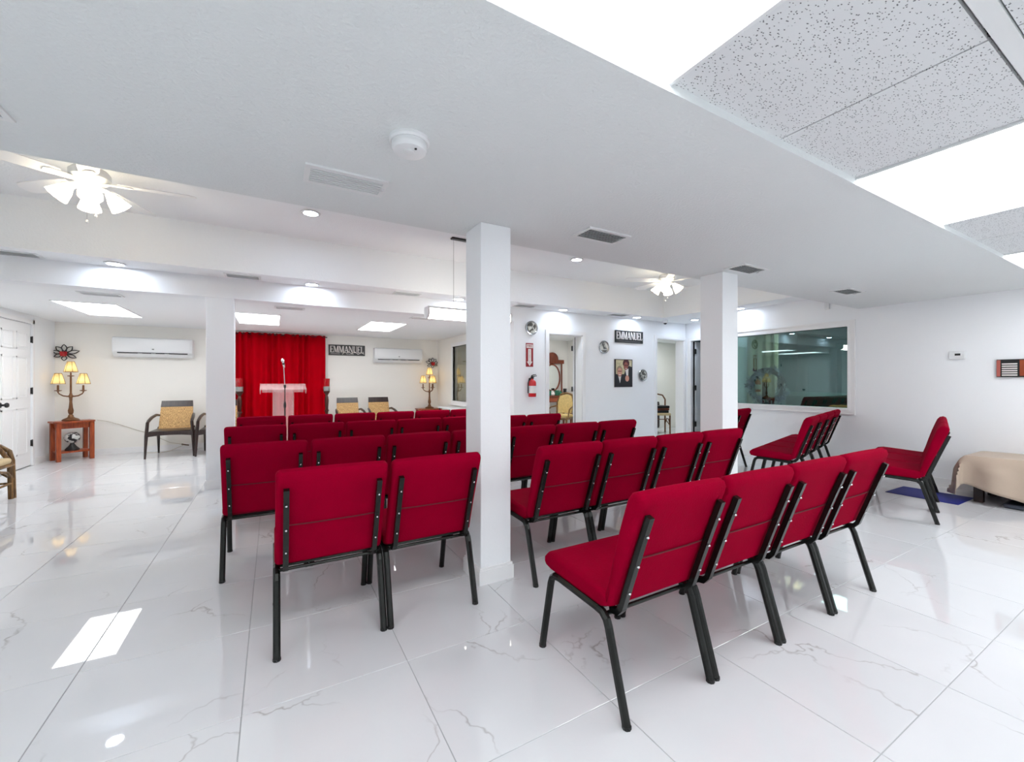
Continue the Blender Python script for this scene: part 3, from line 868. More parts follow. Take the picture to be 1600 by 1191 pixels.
# ------------------------------------------------------------------ stage furniture
def wicker_chair(label, x, y):
    t = thing('lounge_chair', label, 'chair', (x, y, 0), 0, 'dark wooden chairs with wicker backs')
    # local: front towards -y
    for s in (-1, 1):
        G().tube([(s * .315, -.005, 0), (s * .30, .0, .36), (s * .285, .01, .585)], [.014, .024, .022], 8, True, PI / 4).out('leg', BLKWOOD, t)
        G().tube([(s * .265, .66, 0), (s * .25, .55, .38), (s * .235, .54, .46)], [.013, .024, .022], 8, True).out('leg', BLKWOOD, t)
        G().tube([(s * .285, .0, .575), (s * .283, .06, .60), (s * .275, .22, .645), (s * .255, .42, .675), (s * .235, .56, .66)], [.018, .024, .025, .022, .018], 8).out('armrest', BLKWOOD, t)
    g = G().prism([(-.29, .415), (.29, .415), (.29, .35), (.15, .366), (0, .37), (-.15, .366), (-.29, .35)], lambda a, b, d: (a, d, b), -.015, .02)
    g.out('front_rail', BLKWOOD, t)
    G().rb(-.275, .275, .0, .53, .395, .435, .012, 2).out('seat', BLKWOOD, t)
    P = lambda a, b, d: (a, .48 + (b - .42) * .32 + d, b)
    G().prism([(-.235, .425), (.235, .425), (.222, .80), (-.222, .80)], P, -.012, .022).out('back_panel', WICKER, t)
    G().prism([(-.224, .80), (.224, .80), (.216, .905), (-.216, .905)], P, -.016, .026).out('top_rail', BLKWOOD, t)
    return t
wicker_chair('dark wooden chair with a woven wicker back, leftmost, below the left air conditioner', -1.465, 8.72)
wicker_chair('dark wooden wicker back chair half hidden by the left stage column', -.80, 8.62)
wicker_chair('dark wooden wicker back chair right of the curtain, beside the tall candle stand', 1.335, 8.62).scale = (.93, 1, 1)
wicker_chair('dark wooden wicker back chair under the left end of the right air conditioner', 1.96, 8.62).scale = (.93, 1, 1)

def end_table(label, x, y, rz, wx=.50, wy=.36, zt=.62):
    t = thing('end_table', label, 'table', (x, y, 0), rz, 'cherry wood end tables')
    hx, hy = wx / 2, wy / 2
    pts = []
    for k in range(13):
        q = PI + PI * k / 12
        pts.append((math.cos(q) * (hx + .05), -hy + .02 + math.sin(q) * .09))
    pts = [(-hx - .05, hy)] + pts + [(hx + .05, hy)]
    G().prism(pts, lambda a, b, d: (a, b, d), zt - .025, zt).out('table_top', CHERRY, t)
    G().bx(-hx + .01, hx - .01, -hy + .01, hy - .01, zt - .115, zt - .025).out('apron', CHERRY, t)
    for sx in (-1, 1):
        for sy in (-1, 1):
            G().rb(sx * hx - .027, sx * hx + .027, sy * hy - .027, sy * hy + .027, 0, zt - .025, .004, 1).out('leg', CHERRY, t)
    G().bx(-hx, hx, -hy, hy, .125, .15).out('shelf', CHERRY, t)
    return t
end_table('cherry wood end table in the left stage corner under the branched lamp', -2.78, 9.27, R(32), .38, .26)
end_table('cherry wood end table in the right stage corner under the branched lamp', 3.12, 9.37, 0, .44, .34)

# black and white globe ornament on the lower shelf
t = thing('globe_ornament', 'black and white globe ornament on the shelf of the left end table', 'ornament', (-2.78, 9.27, .15), R(32))
m_, nt_, b_ = nm('black_white_marbling')
n_ = nt_.nodes.new('ShaderNodeTexNoise'); n_.inputs['Scale'].default_value = 16
tc_ = nt_.nodes.new('ShaderNodeTexCoord'); r_ = nt_.nodes.new('ShaderNodeValToRGB')
r_.color_ramp.elements[0].position = .47; r_.color_ramp.elements[0].color = lin((18, 18, 20)); r_.color_ramp.elements[1].position = .53; r_.color_ramp.elements[1].color = lin((206, 206, 202))
nt_.links.new(tc_.outputs['Object'], n_.inputs['Vector']); nt_.links.new(n_.outputs['Fac'], r_.inputs[0]); nt_.links.new(r_.outputs[0], b_.inputs['Base Color'])
G().lathe([(.001, 0), (.085, 0), (.085, .02), (.05, .06), (.025, .1), (.025, .12), (.001, .12)], 16).out('stand', BLK, t)
G().lathe([(.001, .11), (.05, .12), (.082, .155), (.095, .2), (.082, .245), (.05, .28), (.001, .29)], 20).out('globe', m_, t)

def branched_lamp(label, x, y, z, rz, n):
    t = thing('table_lamp', label, 'lamp', (x, y, z), rz, 'bronze branched table lamps')
    G().lathe([(.001, 0), (.10, 0), (.105, .012), (.085, .03), (.05, .045), (.035, .06), (.03, .085), (.018, .1), (.001, .1)], 20).out('base', BRONZE, t)
    G().lathe([(.014, .09), (.03, .12), (.034, .16), (.024, .21), (.017, .3), (.02, .36), (.03, .38), (.02, .41), (.013, .44), (.012, .7), (.04, .705), (.04, .715), (.01, .72), (.01, .76), (.001, .77)], 16).out('stem', BRONZE, t)
    shade = G(); rods = G()
    N = 6
    for k in range(N):
        q0, q1 = 2 * PI * k / N, 2 * PI * (k + 1) / N
        vs = []
        for (r, zz) in ((.085, 0), (.066, .08), (.042, .165)):
            vs += [(r * math.cos(q0), r * math.sin(q0), zz), (r * math.cos(q1), r * math.sin(q1), zz)]
        shade.add(vs, [(0, 1, 3, 2), (2, 3, 5, 4)])
        rods.tube([vs[0], vs[2], vs[4]], .0028, 5)
        rods.tube([vs[0], vs[1]], .004, 5); rods.tube([vs[4], vs[5]], .0035, 5)
    sm, rm = shade.mesh('lamp_shade', SHADE), rods.mesh('shade_trim', BRONZE)
    cup = G().lathe([(.006, -.03), (.012, -.01), (.042, .0), (.044, .008), (.014, .01), (.012, .09), (.001, .09)], 12).mesh('candle_cup', BRONZE)
    spots = [(0, 0, .775)]
    for k in range(n):
        q = 2 * PI * k / n + (PI if n == 2 else .3)
        cx, cy = .145 * math.cos(q), .145 * math.sin(q)
        G().tube([(0, 0, .40), (cx * .25, cy * .25, .385), (cx * .6, cy * .6, .395), (cx * .9, cy * .9, .425), (cx, cy, .45)], [.012, .011, .01, .009, .008], 8).out('arm', BRONZE, t)
        part('candle_cup', cup, t, (cx, cy, .475))
        spots.append((cx, cy, .585))
    for i, p in enumerate(spots):
        s = part('lamp_shade', sm, t, p); part('shade_trim', rm, s)
        lt = bpy.data.lights.new('lamp_bulb', 'POINT'); lt.energy = P_LAMP; lt.color = (1, .80, .55); lt.shadow_soft_size = .025
        lo = bpy.data.objects.new('lamp_bulb', lt); C.objects.link(lo); lo.parent = t; lo.location = (p[0], p[1], p[2] + .06)
    return t
branched_lamp('bronze branched table lamp with lit cream shades in the left stage corner', -2.80, 9.28, .62, R(0), 2)
branched_lamp('bronze branched table lamp with lit cream shades in the right stage corner', 3.13, 9.34, .62, R(20), 3)

def lotus(label, x, z, sc, mirror):
    t = thing('lotus_sconce', label, 'wall sconce', (x, YB - .012, z), 0, 'metal lotus wall sconces')
    petals = ((90, .13, .05), (50, .135, .05), (130, .125, .05), (15, .165, .045), (165, .12, .045), (-25, .14, .04), (205, .11, .04), (-90, .10, .05))
    for a, L_, w_ in petals:
        q = R(a if not mirror else 180 - a)
        dx, dz = math.cos(q), math.sin(q)
        nx, nz = -dz, dx
        pts = []
        for k in range(13):
            s_ = k / 12 * 2 - 1
            al = (1 - abs(s_)) if True else 0
            u = .03 + (L_ - .03) * (1 - abs(s_))
            off = w_ * math.sin(PI * (1 - abs(s_))) * (1 if s_ > 0 else -1) * .55
            pts.append(((dx * u + nx * off) * sc, -.01 - .02 * (1 - abs(s_)), (dz * u + nz * off) * sc))
        G().tube(pts, .0065 * sc, 6).out('petal', BLK, t)
    G().lathe([(.001, -.045), (.03, -.045), (.044, -.02), (.047, .03), (.043, .03), (.04, -.018), (.001, -.04)], 16, (.0, -.055, .0)).out('candle_glass', REDGLASS, t)
    G().tube([(0, 0, -.04), (0, -.05, -.045)], .008, 6).out('bracket', BLK, t)
lotus('black metal lotus sconce with a red glass on the wall above the left lamp', -2.98, 1.70, 1.15, False)
lotus('black metal lotus sconce with a red glass on the wall above the right lamp', 3.30, 1.665, 1.05, True)

def aircon(label, x0, x1, z0, z1):
    cx, hx = (x0 + x1) / 2, (x1 - x0) / 2
    t = thing('air_conditioner', label, 'air conditioner', (cx, YB, z0), 0, 'white wall air conditioners')
    hz = z1 - z0
    prof = [(-.001, .03), (-.001, hz), (-.17, hz), (-.19, hz - .012), (-.2, hz - .05), (-.2, .10), (-.19, .075), (-.17, .06), (-.15, .035), (-.1, .0), (-.05, .0)]
    G().loft(prof, hx * 2, .014, 3).out('body', WHITEP, t)
    G().rb(-hx + .03, hx - .03, -.207, -.196, .10, hz - .02, .006, 2).out('front_panel', WHITEP, t)
    G().bx(-hx + .07, hx - .07, -.196, -.17, .066, .082).out('outlet_slot', DARKGAP, t)
    g = G().prism([(-hx + .075, 0), (hx - .075, 0), (hx - .08, .045), (-hx + .08, .045)], lambda a, b, d: (a, -.14 - b * 1.0 - d, .015 + b), 0, .006)
    g.out('flap', WHITEP, t)
    for s in (-.33, .0, .33):
        G().bx(s * hx * 1.0 - .03, s * hx + .03, -.199, -.188, .06, .07).out('flap_hinge', WHITEM, t)
    G().bx(-.018, .012, -.209, -.206, .13, .15).out('logo', mat('grey_logo', (140, 142, 142), .4) if 'grey_logo' not in MATS else MATS['grey_logo'], t)
    return t
aircon('white wall air conditioner at left above the wicker chair', -2.36, -1.27, 1.66, 2.0)
aircon('white wall air conditioner at right beside the name sign', 1.93, 3.0, 1.655, 1.98)

# red curtain on a rod
t = thing('curtain', 'floor length red velvet curtain on the stage back wall', 'curtain', (0, 0, 0))
rc = random.Random(11)
nx, nz = 150, 8
x0, x1 = -.64, .95
vs, fs = [], []
ph = [0]
for i in range(nx + 1):
    ph.append(ph[-1] + (.55 + .75 * (0.5 + 0.5 * math.sin(i * .13)) ) * .52)
for j in range(nz + 1):
    z = .03 + (2.19 - .03) * j / nz
    am = .042 * (1 - .5 * j / nz) + .008
    for i in range(nx + 1):
        x = x0 + (x1 - x0) * i / nx
        dep = am * math.sin(ph[i] + .25 * math.sin(j * .8)) + .012 * math.sin(i * .11 + j * .2)
        dep *= (1.0 if x < .66 else .45)
        zz = z + (.006 * math.sin(ph[i] * 1.7) if j == nz else 0)
        vs.append((x, YB - .085 + dep, zz))
for j in range(nz):
    for i in range(nx):
        a = j * (nx + 1) + i
        fs.append((a, a + 1, a + nx + 2, a + nx + 1))
cur = G().add(vs, fs, True).out('drape', REDC, t)
sol = cur.modifiers.new('thickness', 'SOLIDIFY'); sol.thickness = .004
G().tube([(-.68, YB - .085, 2.165), (.985, YB - .085, 2.165)], .009, 8).out('rod', STEEL, t)
for x in (-.67, .975):
    G().bx(x - .006, x + .006, YB - .085, YB, 2.155, 2.175).out('rod_bracket', STEEL, t)

# lectern of clear acrylic
t = thing('lectern', 'frosted clear acrylic lectern in front of the red curtain', 'lectern', (.155, 8.3, 0))
P = lambda a, b, d: (a, b, 1.10 + (b + .2) * .22 + d)
G().prism([(-.35, -.2), (.35, -.2), (.35, .2), (-.35, .2)], P, 0, .014).out('reading_top', ACRY, t)
G().bx(-.32, .32, .12, .135, 1.05, 1.17).out('front_lip', ACRY, t)
G().bx(-.155, .155, -.01, .01, .03, 1.13).out('front_panel', ACRY, t)
for s in (-1, 1):
    G().bx(s * .155 - .008, s * .155 + .008, -.01, .22, .03, 1.10).out('side_panel', ACRY, t)
    G().prism([(-.19, 1.09), (.16, 1.15), (.1, 1.05), (-.1, 1.03)], lambda a, b, d: (d, a, b), s * .345 - .006, s * .345 + .006).out('top_bracket', ACRY, t)
G().bx(-.26, .26, -.2, .25, 0, .03).out('base', ACRY, t)

# microphone on a stand
t = thing('microphone_stand', 'black microphone stand with a silver microphone in front of the lectern', 'microphone stand', (.17, 7.95, 0))
G().lathe([(.001, 0), (.12, 0), (.12, .012), (.02, .024), (.014, .05), (.001, .05)], 20).out('base', BLK, t)
G().tube([(0, 0, .03), (0, 0, .86)], .011, 8).out('lower_pole', BLK, t)
G().lathe([(.011, .8), (.02, .81), (.022, .86), (.014, .9), (.01, .9)], 12).out('clutch', BLK, t)
G().tube([(0, 0, .86), (0, 0, 1.17)], .0075, 8).out('upper_pole', BLK, t)
G().lathe([(.011, 1.13), (.02, 1.14), (.02, 1.18), (.01, 1.19)], 12).out('boom_joint', BLK, t)
G().tube([(0, 0, 1.16), (-.02, .0, 1.53)], .006, 8).out('boom', CHROME, t)
mic = G().tube([(-.012, -.01, 1.47), (-.024, .005, 1.56), (-.03, .012, 1.585), (-.034, .017, 1.605), (-.037, .021, 1.622)], [.013, .017, .026, .026, .012], 12)
mic.out('microphone', CHROME, t)
G().tube([(-.02, -.003, 1.52), (-.022, 0, 1.545)], .021, 10).out('mic_clip', BLK, t)

def candle_stand(label, x, y=9.18):
    t = thing('candle_stand', label, 'candle stand', (x, y, 0), 0, 'tall pedestal candle stands')
    G().lathe([(.001, 0), (.11, 0), (.11, .02), (.07, .05), (.035, .09), (.03, .2), (.04, .24), (.028, .28), (.022, .5), (.026, .6), (.034, .64), (.046, .66), (.03, .68), (.03, .72), (.04, .86), (.032, .93), (.022, .96), (.034, .985), (.06, 1.03), (.064, 1.05), (.001, 1.05)], 20).out('pedestal', DKMAH, t)
    G().lathe([(.05, 1.05), (.064, 1.052), (.064, 1.14), (.058, 1.142), (.05, 1.14)], 20).out('mosaic_band', SILVER, t)
    G().lathe([(.04, 1.06), (.055, 1.14), (.06, 1.30), (.054, 1.30), (.05, 1.16), (.036, 1.07)], 20).out('candle_glass', REDGLASS, t)
candle_stand('tall dark pedestal candle stand with red glass right of the curtain', .935)
candle_stand('tall dark pedestal candle stand with red glass left of the curtain', -.55, 9.42)

# serif lettering built from strokes
def serif(ch):
    """polygons in a unit cell (width, list of quads)"""
    st, th_, sf = .17, .07, .055
    q = []
    def rect(a, b, c, d): q.append([(a, c), (b, c), (b, d), (a, d)])
    def stem(x, w_): rect(x, x + w_, 0, 1); rect(x - sf, x + w_ + sf, 0, sf); rect(x - sf, x + w_ + sf, 1 - sf, 1)
    def diag(xa, xb, w_, z0=0, z1=1): q.append([(xa, z0), (xa + w_, z0), (xb + w_, z1), (xb, z1)])
    if ch == 'E':
        stem(.06, st); rect(.06, .6, 1 - th_, 1); rect(.06, .6, 0, th_); rect(.2, .48, .47, .54); rect(.55, .6, .8, 1); rect(.55, .6, 0, .2); rect(.44, .48, .4, .61); return .66, q
    if ch == 'L':
        stem(.06, st); rect(.06, .58, 0, th_); rect(.53, .58, 0, .24); return .62, q
    if ch == 'M':
        stem(.06, th_); stem(.74, st); diag(.42, .08, .14); diag(.44, .74, .07); return 1.0, q
    if ch == 'N':
        stem(.06, th_); stem(.68, th_); diag(.62, .06, .16); return .84, q
    if ch == 'A':
        diag(.04, .36, .07); diag(.62, .34, .17); rect(.18, .62, .3, .36); rect(-.02, .16, 0, sf); rect(.56, .86, 0, sf); return .86, q
    if ch == 'U':
        rect(.08, .08 + st, .16, 1); rect(.02, .32, 1 - sf, 1); rect(.62, .62 + th_, .16, 1); rect(.56, .76, 1 - sf, 1)
        q.append([(.08, .16), (.16, .03), (.3, 0), (.3, .09), (.25, .16)]); q.append([(.3, 0), (.5, .0), (.62, .05), (.69, .16), (.62, .16), (.5, .08), (.3, .09)]); return .8, q
    return .3, q
def name_sign(label, x0, x1, z0, z1, y, group):
    t = thing('name_sign', label, 'sign', ((x0 + x1) / 2, y, (z0 + z1) / 2), 0, group)
    W, H = x1 - x0, z1 - z0
    G().rb(-W / 2, W / 2, -.018, 0, -H / 2, H / 2, .002, 1).out('board', BLK, t)
    word = 'EMMANUEL'
    cells = [serif(c) for c in word]
    tot = sum(c[0] for c in cells) + .02 * 7
    sx = (W * .93) / tot
    lh = H * .62
    zb_ = -H / 2 + H * .27
    x = -W * .465
    for (cw, qs), ch in zip(cells, word):
        g = G()
        for q in qs:
            g.prism(q, lambda a, b, d, x=x: (x + a * sx, d, zb_ + b * lh), -.024, -.018)
        g.out('letter', PRWH, t)
        x += (cw + .02) * sx
    return t, W, H
name_t, W_, H_ = name_sign('black name sign with white serif letters and mountain ridge, on the stage back wall', 1.02, 1.757, 1.80, 2.025, YB, 'black name signs')
# ridge line and small script below the letters
ridge = [(-.10, -.09), (-.05, -.035), (-.01, -.06), (.03, -.025), (.09, -.07), (.16, -.03), (.22, -.08), (.30, -.045), (.35, -.075)]
G().tube([(a, -.027, b) for a, b in ridge], .006, 6).out('ridge_line', PRWH, name_t)
G().tube([(-.02 + .012 * k, -.024, -.082 + .006 * math.sin(k * 2.1)) for k in range(14)], .003, 5).out('script_line', PRWH, name_t)
G().bx(-.33, -.15, -.020, -.018, -.083, -.078).out('small_rule', PRWH, name_t)
name_t2, W_, H_ = name_sign('black name sign with white serif letters on the wall above the couple portrait', 5.609, 6.342, 1.985, 2.215, YW, 'black name signs')
G().bx(-.28, .28, -.020, -.018, -.092, -.086).out('small_rule', mat('grey_print', (120, 120, 122), .5), name_t2)

# cord along the back wall and a power strip
t = thing('power_cord', 'thin pale cord running from the end table down the back wall', 'cord', (0, 0, 0))
pts = [(-2.55, 9.5, .6), (-2.45, 9.62, .56), (-2.3, YB - .012, .50), (-2.1, YB - .012, .40), (-1.9, YB - .012, .32), (-1.75, YB - .015, .22), (-1.62, YB - .02, .14), (-1.45, YB - .03, .10)]
G().tube(pts, .0045, 6).out('cable', CORD, t)
G().tube([(-1.45, YB - .03, .10), (-1.39, YB - .04, .085), (-1.34, YB - .04, .075)], .012, 6).out('plug', mat('brown_plug', (92, 76, 60), .5), t)
G().tube([(-1.40, YB - .035, .09), (-1.6, YB - .18, .006), (-1.75, YB - .25, .005), (-1.9, YB - .2, .005)], .004, 6).out('tail', CORD, t)

# rattan armchair at the left edge, back to the west wall
t = thing('rattan_armchair', 'rattan cane armchair with a cream seat cushion at the left edge', 'chair', (-2.72, 6.22, 0))
for s in (-1, 1):
    yy = s * .31
    for k, off in enumerate((0, .035)):
        pts = [(.31 - off * .2, yy - s * off, 0), (.30 - off * .2, yy - s * off, .40), (.28 - off, yy - s * off, .50 - off * .3), (.21, yy - s * off, .56 - off * .4), (.10, yy - s * off, .575 - off * .4), (-.28, yy - s * off, .57 - off * .4)]
        G().tube(pts, .021, 10).out('arm_hoop', RATTAN, t)
    G().tube([(-.28, yy, 0), (-.29, yy, .5), (-.36, yy * .9, .82)], .02, 8).out('leg', RATTAN, t)
    G().tube([(.30, yy, .20), (.2, yy, .29), (.05, yy, .335), (-.12, yy, .32), (-.28, yy, .2)], .013, 8).out('brace', RATTAN, t)
    G().tube([(.30, yy, .16), (-.28, yy, .16)], .011, 8).out('stretcher', RATTAN, t)
G().tube([(.305, -.31, .165), (.305, .31, .165)], .012, 8).out('stretcher', RATTAN, t)
G().tube([(.305, -.3, .2), (.305, -.2, .29), (.305, 0, .33), (.305, .2, .29), (.305, .3, .2)], .013, 8).out('brace', RATTAN, t)
G().tube([(.305, -.31, .36), (.305, .31, .36)], .018, 8).out('seat_rail', RATTAN, t)
G().rb(-.30, .31, -.275, .275, .345, .375, .008, 1).out('seat_deck', RATTAN, t)
G().rb(-.28, .32, -.265, .265, .375, .44, .028, 3).out('seat_cushion', CREAMC, t)
for k in range(5):
    G().tube([(-.29, -.24 + .12 * k, .42), (-.36, -.22 + .11 * k, .82)], .011, 6).out('back_cane', RATTAN, t)
G().tube([(-.36, -.29, .80), (-.37, -.2, .84), (-.375, 0, .855), (-.37, .2, .84), (-.36, .29, .80)], .018, 8).out('back_rail', RATTAN, t)

# curtain hung behind the stage window and white console below it
def drape(name, label, fn, n, h0, h1, matl, amp=.02, waves=9):
    vs, fs = [], []
    for j in range(5):
        for i in range(n + 1):
            u = i / n
            vs.append(fn(u, amp * math.sin(u * waves * 2 * PI + .3 * j), h0 + (h1 - h0) * j / 4))
    for j in range(4):
        for i in range(n):
            a = j * (n + 1) + i; fs.append((a, a + 1, a + n + 2, a + n + 1))
    o = G().add(vs, fs, True).out(name, matl)
    sm_ = o.modifiers.new('thickness', 'SOLIDIFY'); sm_.thickness = .004
    return tag(o, label, 'curtain')
drape('window_curtain', 'pale beige pleated curtain behind the stage window', lambda u, d, z: (XA + .10 + d, 7.47 + 1.17 * u, z), 90, .83, 1.99, BEIGEC, .022, 8)
struct(G().bx(XA + .14, XA + .16, 7.3, 8.8, .6, 2.2).out('wall_window_backing', WALLC))
t = thing('console_table', 'white console table with a dark bracket below the stage window', 'table', (3.27, 8.2, 0))
G().rb(-.14, .14, -.55, .58, .66, .70, .006, 2).out('table_top', WHITEP, t)
for sx in (-.11, .11):
    for sy in (-.5, .54):
        G().rb(sx - .015, sx + .015, sy - .015, sy + .015, 0, .66, .003, 1).out('leg', STEEL, t)

# ------------------------------------------------------------------ things on the cross wall
def plate(label, x, z, r):
    t = thing('wall_plate', label, 'plate', (x, YW, z), 0, 'round silver wall plates')
    m, nt, b = nm('etched_plate')
    N = nt.nodes.new; L = nt.links.new
    tc = N('ShaderNodeTexCoord'); n = N('ShaderNodeTexNoise'); n.inputs['Scale'].default_value = 9; n.inputs['Detail'].default_value = 4; n.inputs['Distortion'].default_value = 1.2
    rr = N('ShaderNodeValToRGB'); rr.color_ramp.interpolation = 'EASE'
    rr.color_ramp.elements[0].position = .42; rr.color_ramp.elements[0].color = lin((70, 70, 66)); rr.color_ramp.elements[1].position = .55; rr.color_ramp.elements[1].color = lin((214, 214, 206))
    oi = N('ShaderNodeVectorMath'); oi.operation = 'ADD'; oi.inputs[1].default_value = (x * 3, 0, z * 5)
    L(tc.outputs['Object'], oi.inputs[0]); L(oi.outputs[0], n.inputs['Vector']); L(n.outputs['Fac'], rr.inputs[0]); L(rr.outputs[0], b.inputs['Base Color'])
    b.inputs['Roughness'].default_value = .3
    G().lathe([(r, -.02), (r * .97, -.026), (r * .78, -.016), (r * .76, -.008), (r * .9, -.002), (r, -.02)], 32, axis='y', caps=False).out('rim', SILVER, t)
    G().lathe([(.001, -.013), (r * .78, -.016), (r * .78, -.008), (.001, -.006)], 28, axis='y').out('picture_disc', m, t)
plate('round etched silver plate above the fire extinguisher sign', 3.745, 2.135, .118)
plate('round etched plate between the vanity doorway and the portrait', 5.333, 1.878, .122)
plate('round etched plate lower right of the couple portrait', 6.338, 1.361, .118)

t = thing('fire_sign', 'red and white fire extinguisher sign with a down arrow', 'sign', (3.711, YW, 1.684))
G().rb(-.072, .072, -.006, 0, -.197, .197, .002, 1).out('board', REDSIGN, t)
G().prism([(-.03, .10), (.03, .10), (.03, -.11), (.055, -.11), (0, -.185), (-.055, -.11), (-.03, -.11)], lambda a, b, d: (a, d, b), -.0085, -.006).out('arrow', PRWH, t)
G().bx(-.062, .062, -.0085, -.006, .115, .178).out('white_field', PRWH, t)
def text_mesh(body, size, m):
    cu = bpy.data.curves.new('txt', 'FONT'); cu.body = body; cu.size = size; cu.align_x = 'CENTER'; cu.align_y = 'CENTER'; cu.extrude = .0006
    o = bpy.data.objects.new('txt', cu); C.objects.link(o)
    bpy.context.view_layer.update()
    me = bpy.data.meshes.new_from_object(o.evaluated_get(bpy.context.evaluated_depsgraph_get()))
    bpy.data.objects.remove(o); me.materials.clear(); me.materials.append(m)
    return me
o = part('lettering_fire', text_mesh('FIRE', .055, REDSIGN), t, (0, -.0095, .147)); o.rotation_euler = (R(90), 0, 0)
o = part('lettering_extinguisher', text_mesh('\n'.join('EXTINGUISHER'), .0195, REDSIGN), t, (0, -.0095, -.035)); o.rotation_euler = (R(90), 0, 0)

t = thing('fire_extinguisher', 'red fire extinguisher hanging on the wall beneath its sign', 'fire extinguisher', (3.72, YW - .075, .99))
G().lathe([(.001, 0), (.06, 0), (.064, .012), (.064, .225), (.056, .255), (.035, .275), (.02, .282), (.02, .30), (.001, .30)], 24).out('cylinder', REDEXT, t)
G().lathe([(.0652, .06), (.0655, .06), (.0655, .18), (.0652, .18)], 24).out('paper_label', LABELP, t)
G().rb(-.018, .018, -.018, .018, .295, .33, .004, 1).out('valve', BLK, t)
G().tube([(-.03, 0, .325), (.0, 0, .335), (.085, 0, .345)], [.009, .01, .008], 6).out('carry_handle', BLK, t)
G().tube([(-.02, 0, .345), (.02, 0, .36), (.075, 0, .368)], [.008, .009, .006], 6).out('squeeze_lever', BLK, t)
G().tube([(-.015, -.01, .315), (-.07, -.015, .30), (-.088, -.01, .22), (-.082, 0, .06)], .009, 8).out('hose', BLK, t)
G().lathe([(.001, -.006), (.014, -.006), (.014, .006), (.001, .006)], 12, (.02, -.024, .315), axis='y').out('gauge', CHROME, t)
G().bx(-.02, .02, .062, .075, .1, .3).out('wall_bracket', STEEL, t)

t = thing('portrait_poster', 'framed poster portrait of a couple in dark formal clothes', 'poster', (5.823, YW, 1.40))
W2, H2 = .228, .265
G().bx(-W2, W2, -.02, 0, -H2, H2).out('canvas', PRBK, t)
def ell(cx, cz, rx, rz_, n=20, a0=0, a1=2 * PI): return [(cx + rx * math.cos(a0 + (a1 - a0) * k / n), cz + rz_ * math.sin(a0 + (a1 - a0) * k / n)) for k in range(n + (0 if a1 - a0 > 6.2 else 1))]
PM = [PRBG, PRBK, PRWH, SKIN1, SKIN2, HAIRD, HAIRG]
g = G()
def pl(pts, d, mi): g.prism(pts, lambda a, b, dd: (a, dd, b), -.02 - d * .0008, -.0195, mi)
pl([(-.20, -.02), (.21, -.02), (.21, .25), (-.20, .25)], 1, 0)
pl([(-.21, -.25), (.0, -.25), (.02, -.05), (-.03, -.02), (-.17, -.02), (-.21, -.06)], 2, 1)
pl([(-.02, -.25), (.21, -.25), (.21, .12), (.13, .14), (.04, .06), (-.01, -.06)], 3, 1)
pl(ell(-.11, .05, .075, .09), 3, 6)
pl(ell(-.105, .015, .058, .085), 4, 3)
pl([(-.14, -.06), (-.07, -.06), (-.10, -.19)], 4, 2)
pl(ell(.06, .19, .085, .075), 4, 5)
pl(ell(.055, .135, .055, .078), 5, 4)
pl([(.04, .06), (.12, .09), (.11, -.08), (.08, -.1)], 5, 2)
pl(ell(.085, -.1, .05, .06), 6, 3)
for (cx, cz, mi) in ((-.128, .035, 5), (-.082, .035, 5), (.035, .15, 5), (.08, .15, 5)): pl(ell(cx, cz, .018, .011, 10), 7, mi)
pl(ell(-.105, -.03, .024, .009, 10), 7, 2); pl(ell(.058, .09, .02, .007, 10), 7, 2)
g.out('print', PM, t)
G().bx(-W2 - .004, W2 + .004, -.004, 0, -H2 - .004, H2 + .004).out('backing', PRWH, t)

# ------------------------------------------------------------------ dressing room seen through the doorway
t = thing('vanity_table', 'carved wooden vanity with an oval mirror in the room behind the doorway', 'vanity', (6.02, 8.42, 0))
G().rb(-.42, .42, -.2, .2, .86, .90, .006, 1).out('table_top', MAHOG, t)
G().bx(-.38, .38, -.17, .17, .74, .86).out('apron', MAHOG, t)
G().rb(-.3, .3, -.185, -.17, .755, .845, .004, 1).out('drawer', CHERRY, t)
for sx in (-1, 1):
    for sy in (-1, 1):
        G().tube([(sx * .36, sy * .15, 0), (sx * .36, sy * .15, .3), (sx * .36, sy * .15, .74)], [.02, .026, .034], 8).out('leg', MAHOG, t)
    G().tube([(sx * .30, .15, .90), (sx * .30, .15, 1.0), (sx * .30, .15, 1.75)], [.03, .02, .018], 8).out('mirror_post', MAHOG, t)
G().rb(-.36, .36, .12, .17, 1.68, 1.78, .01, 1).out('cross_rail', MAHOG, t)
G().prism([(-.17, 1.76), (.17, 1.76)] + ell(0, 1.8, .17, .16, 14, 0, PI), lambda a, b, d: (a, d, b), .115, .165).out('crest', MAHOG, t)
ring = [(.23 * math.cos(2 * PI * k / 28), .14, 1.33 + .33 * math.sin(2 * PI * k / 28)) for k in range(29)]
G().tube(ring, .022, 8).out('mirror_frame', MAHOG, t)
G().prism(ell(0, 1.33, .225, .325, 28), lambda a, b, d: (a, d, b), .135, .142).out('mirror', MIRROR, t)
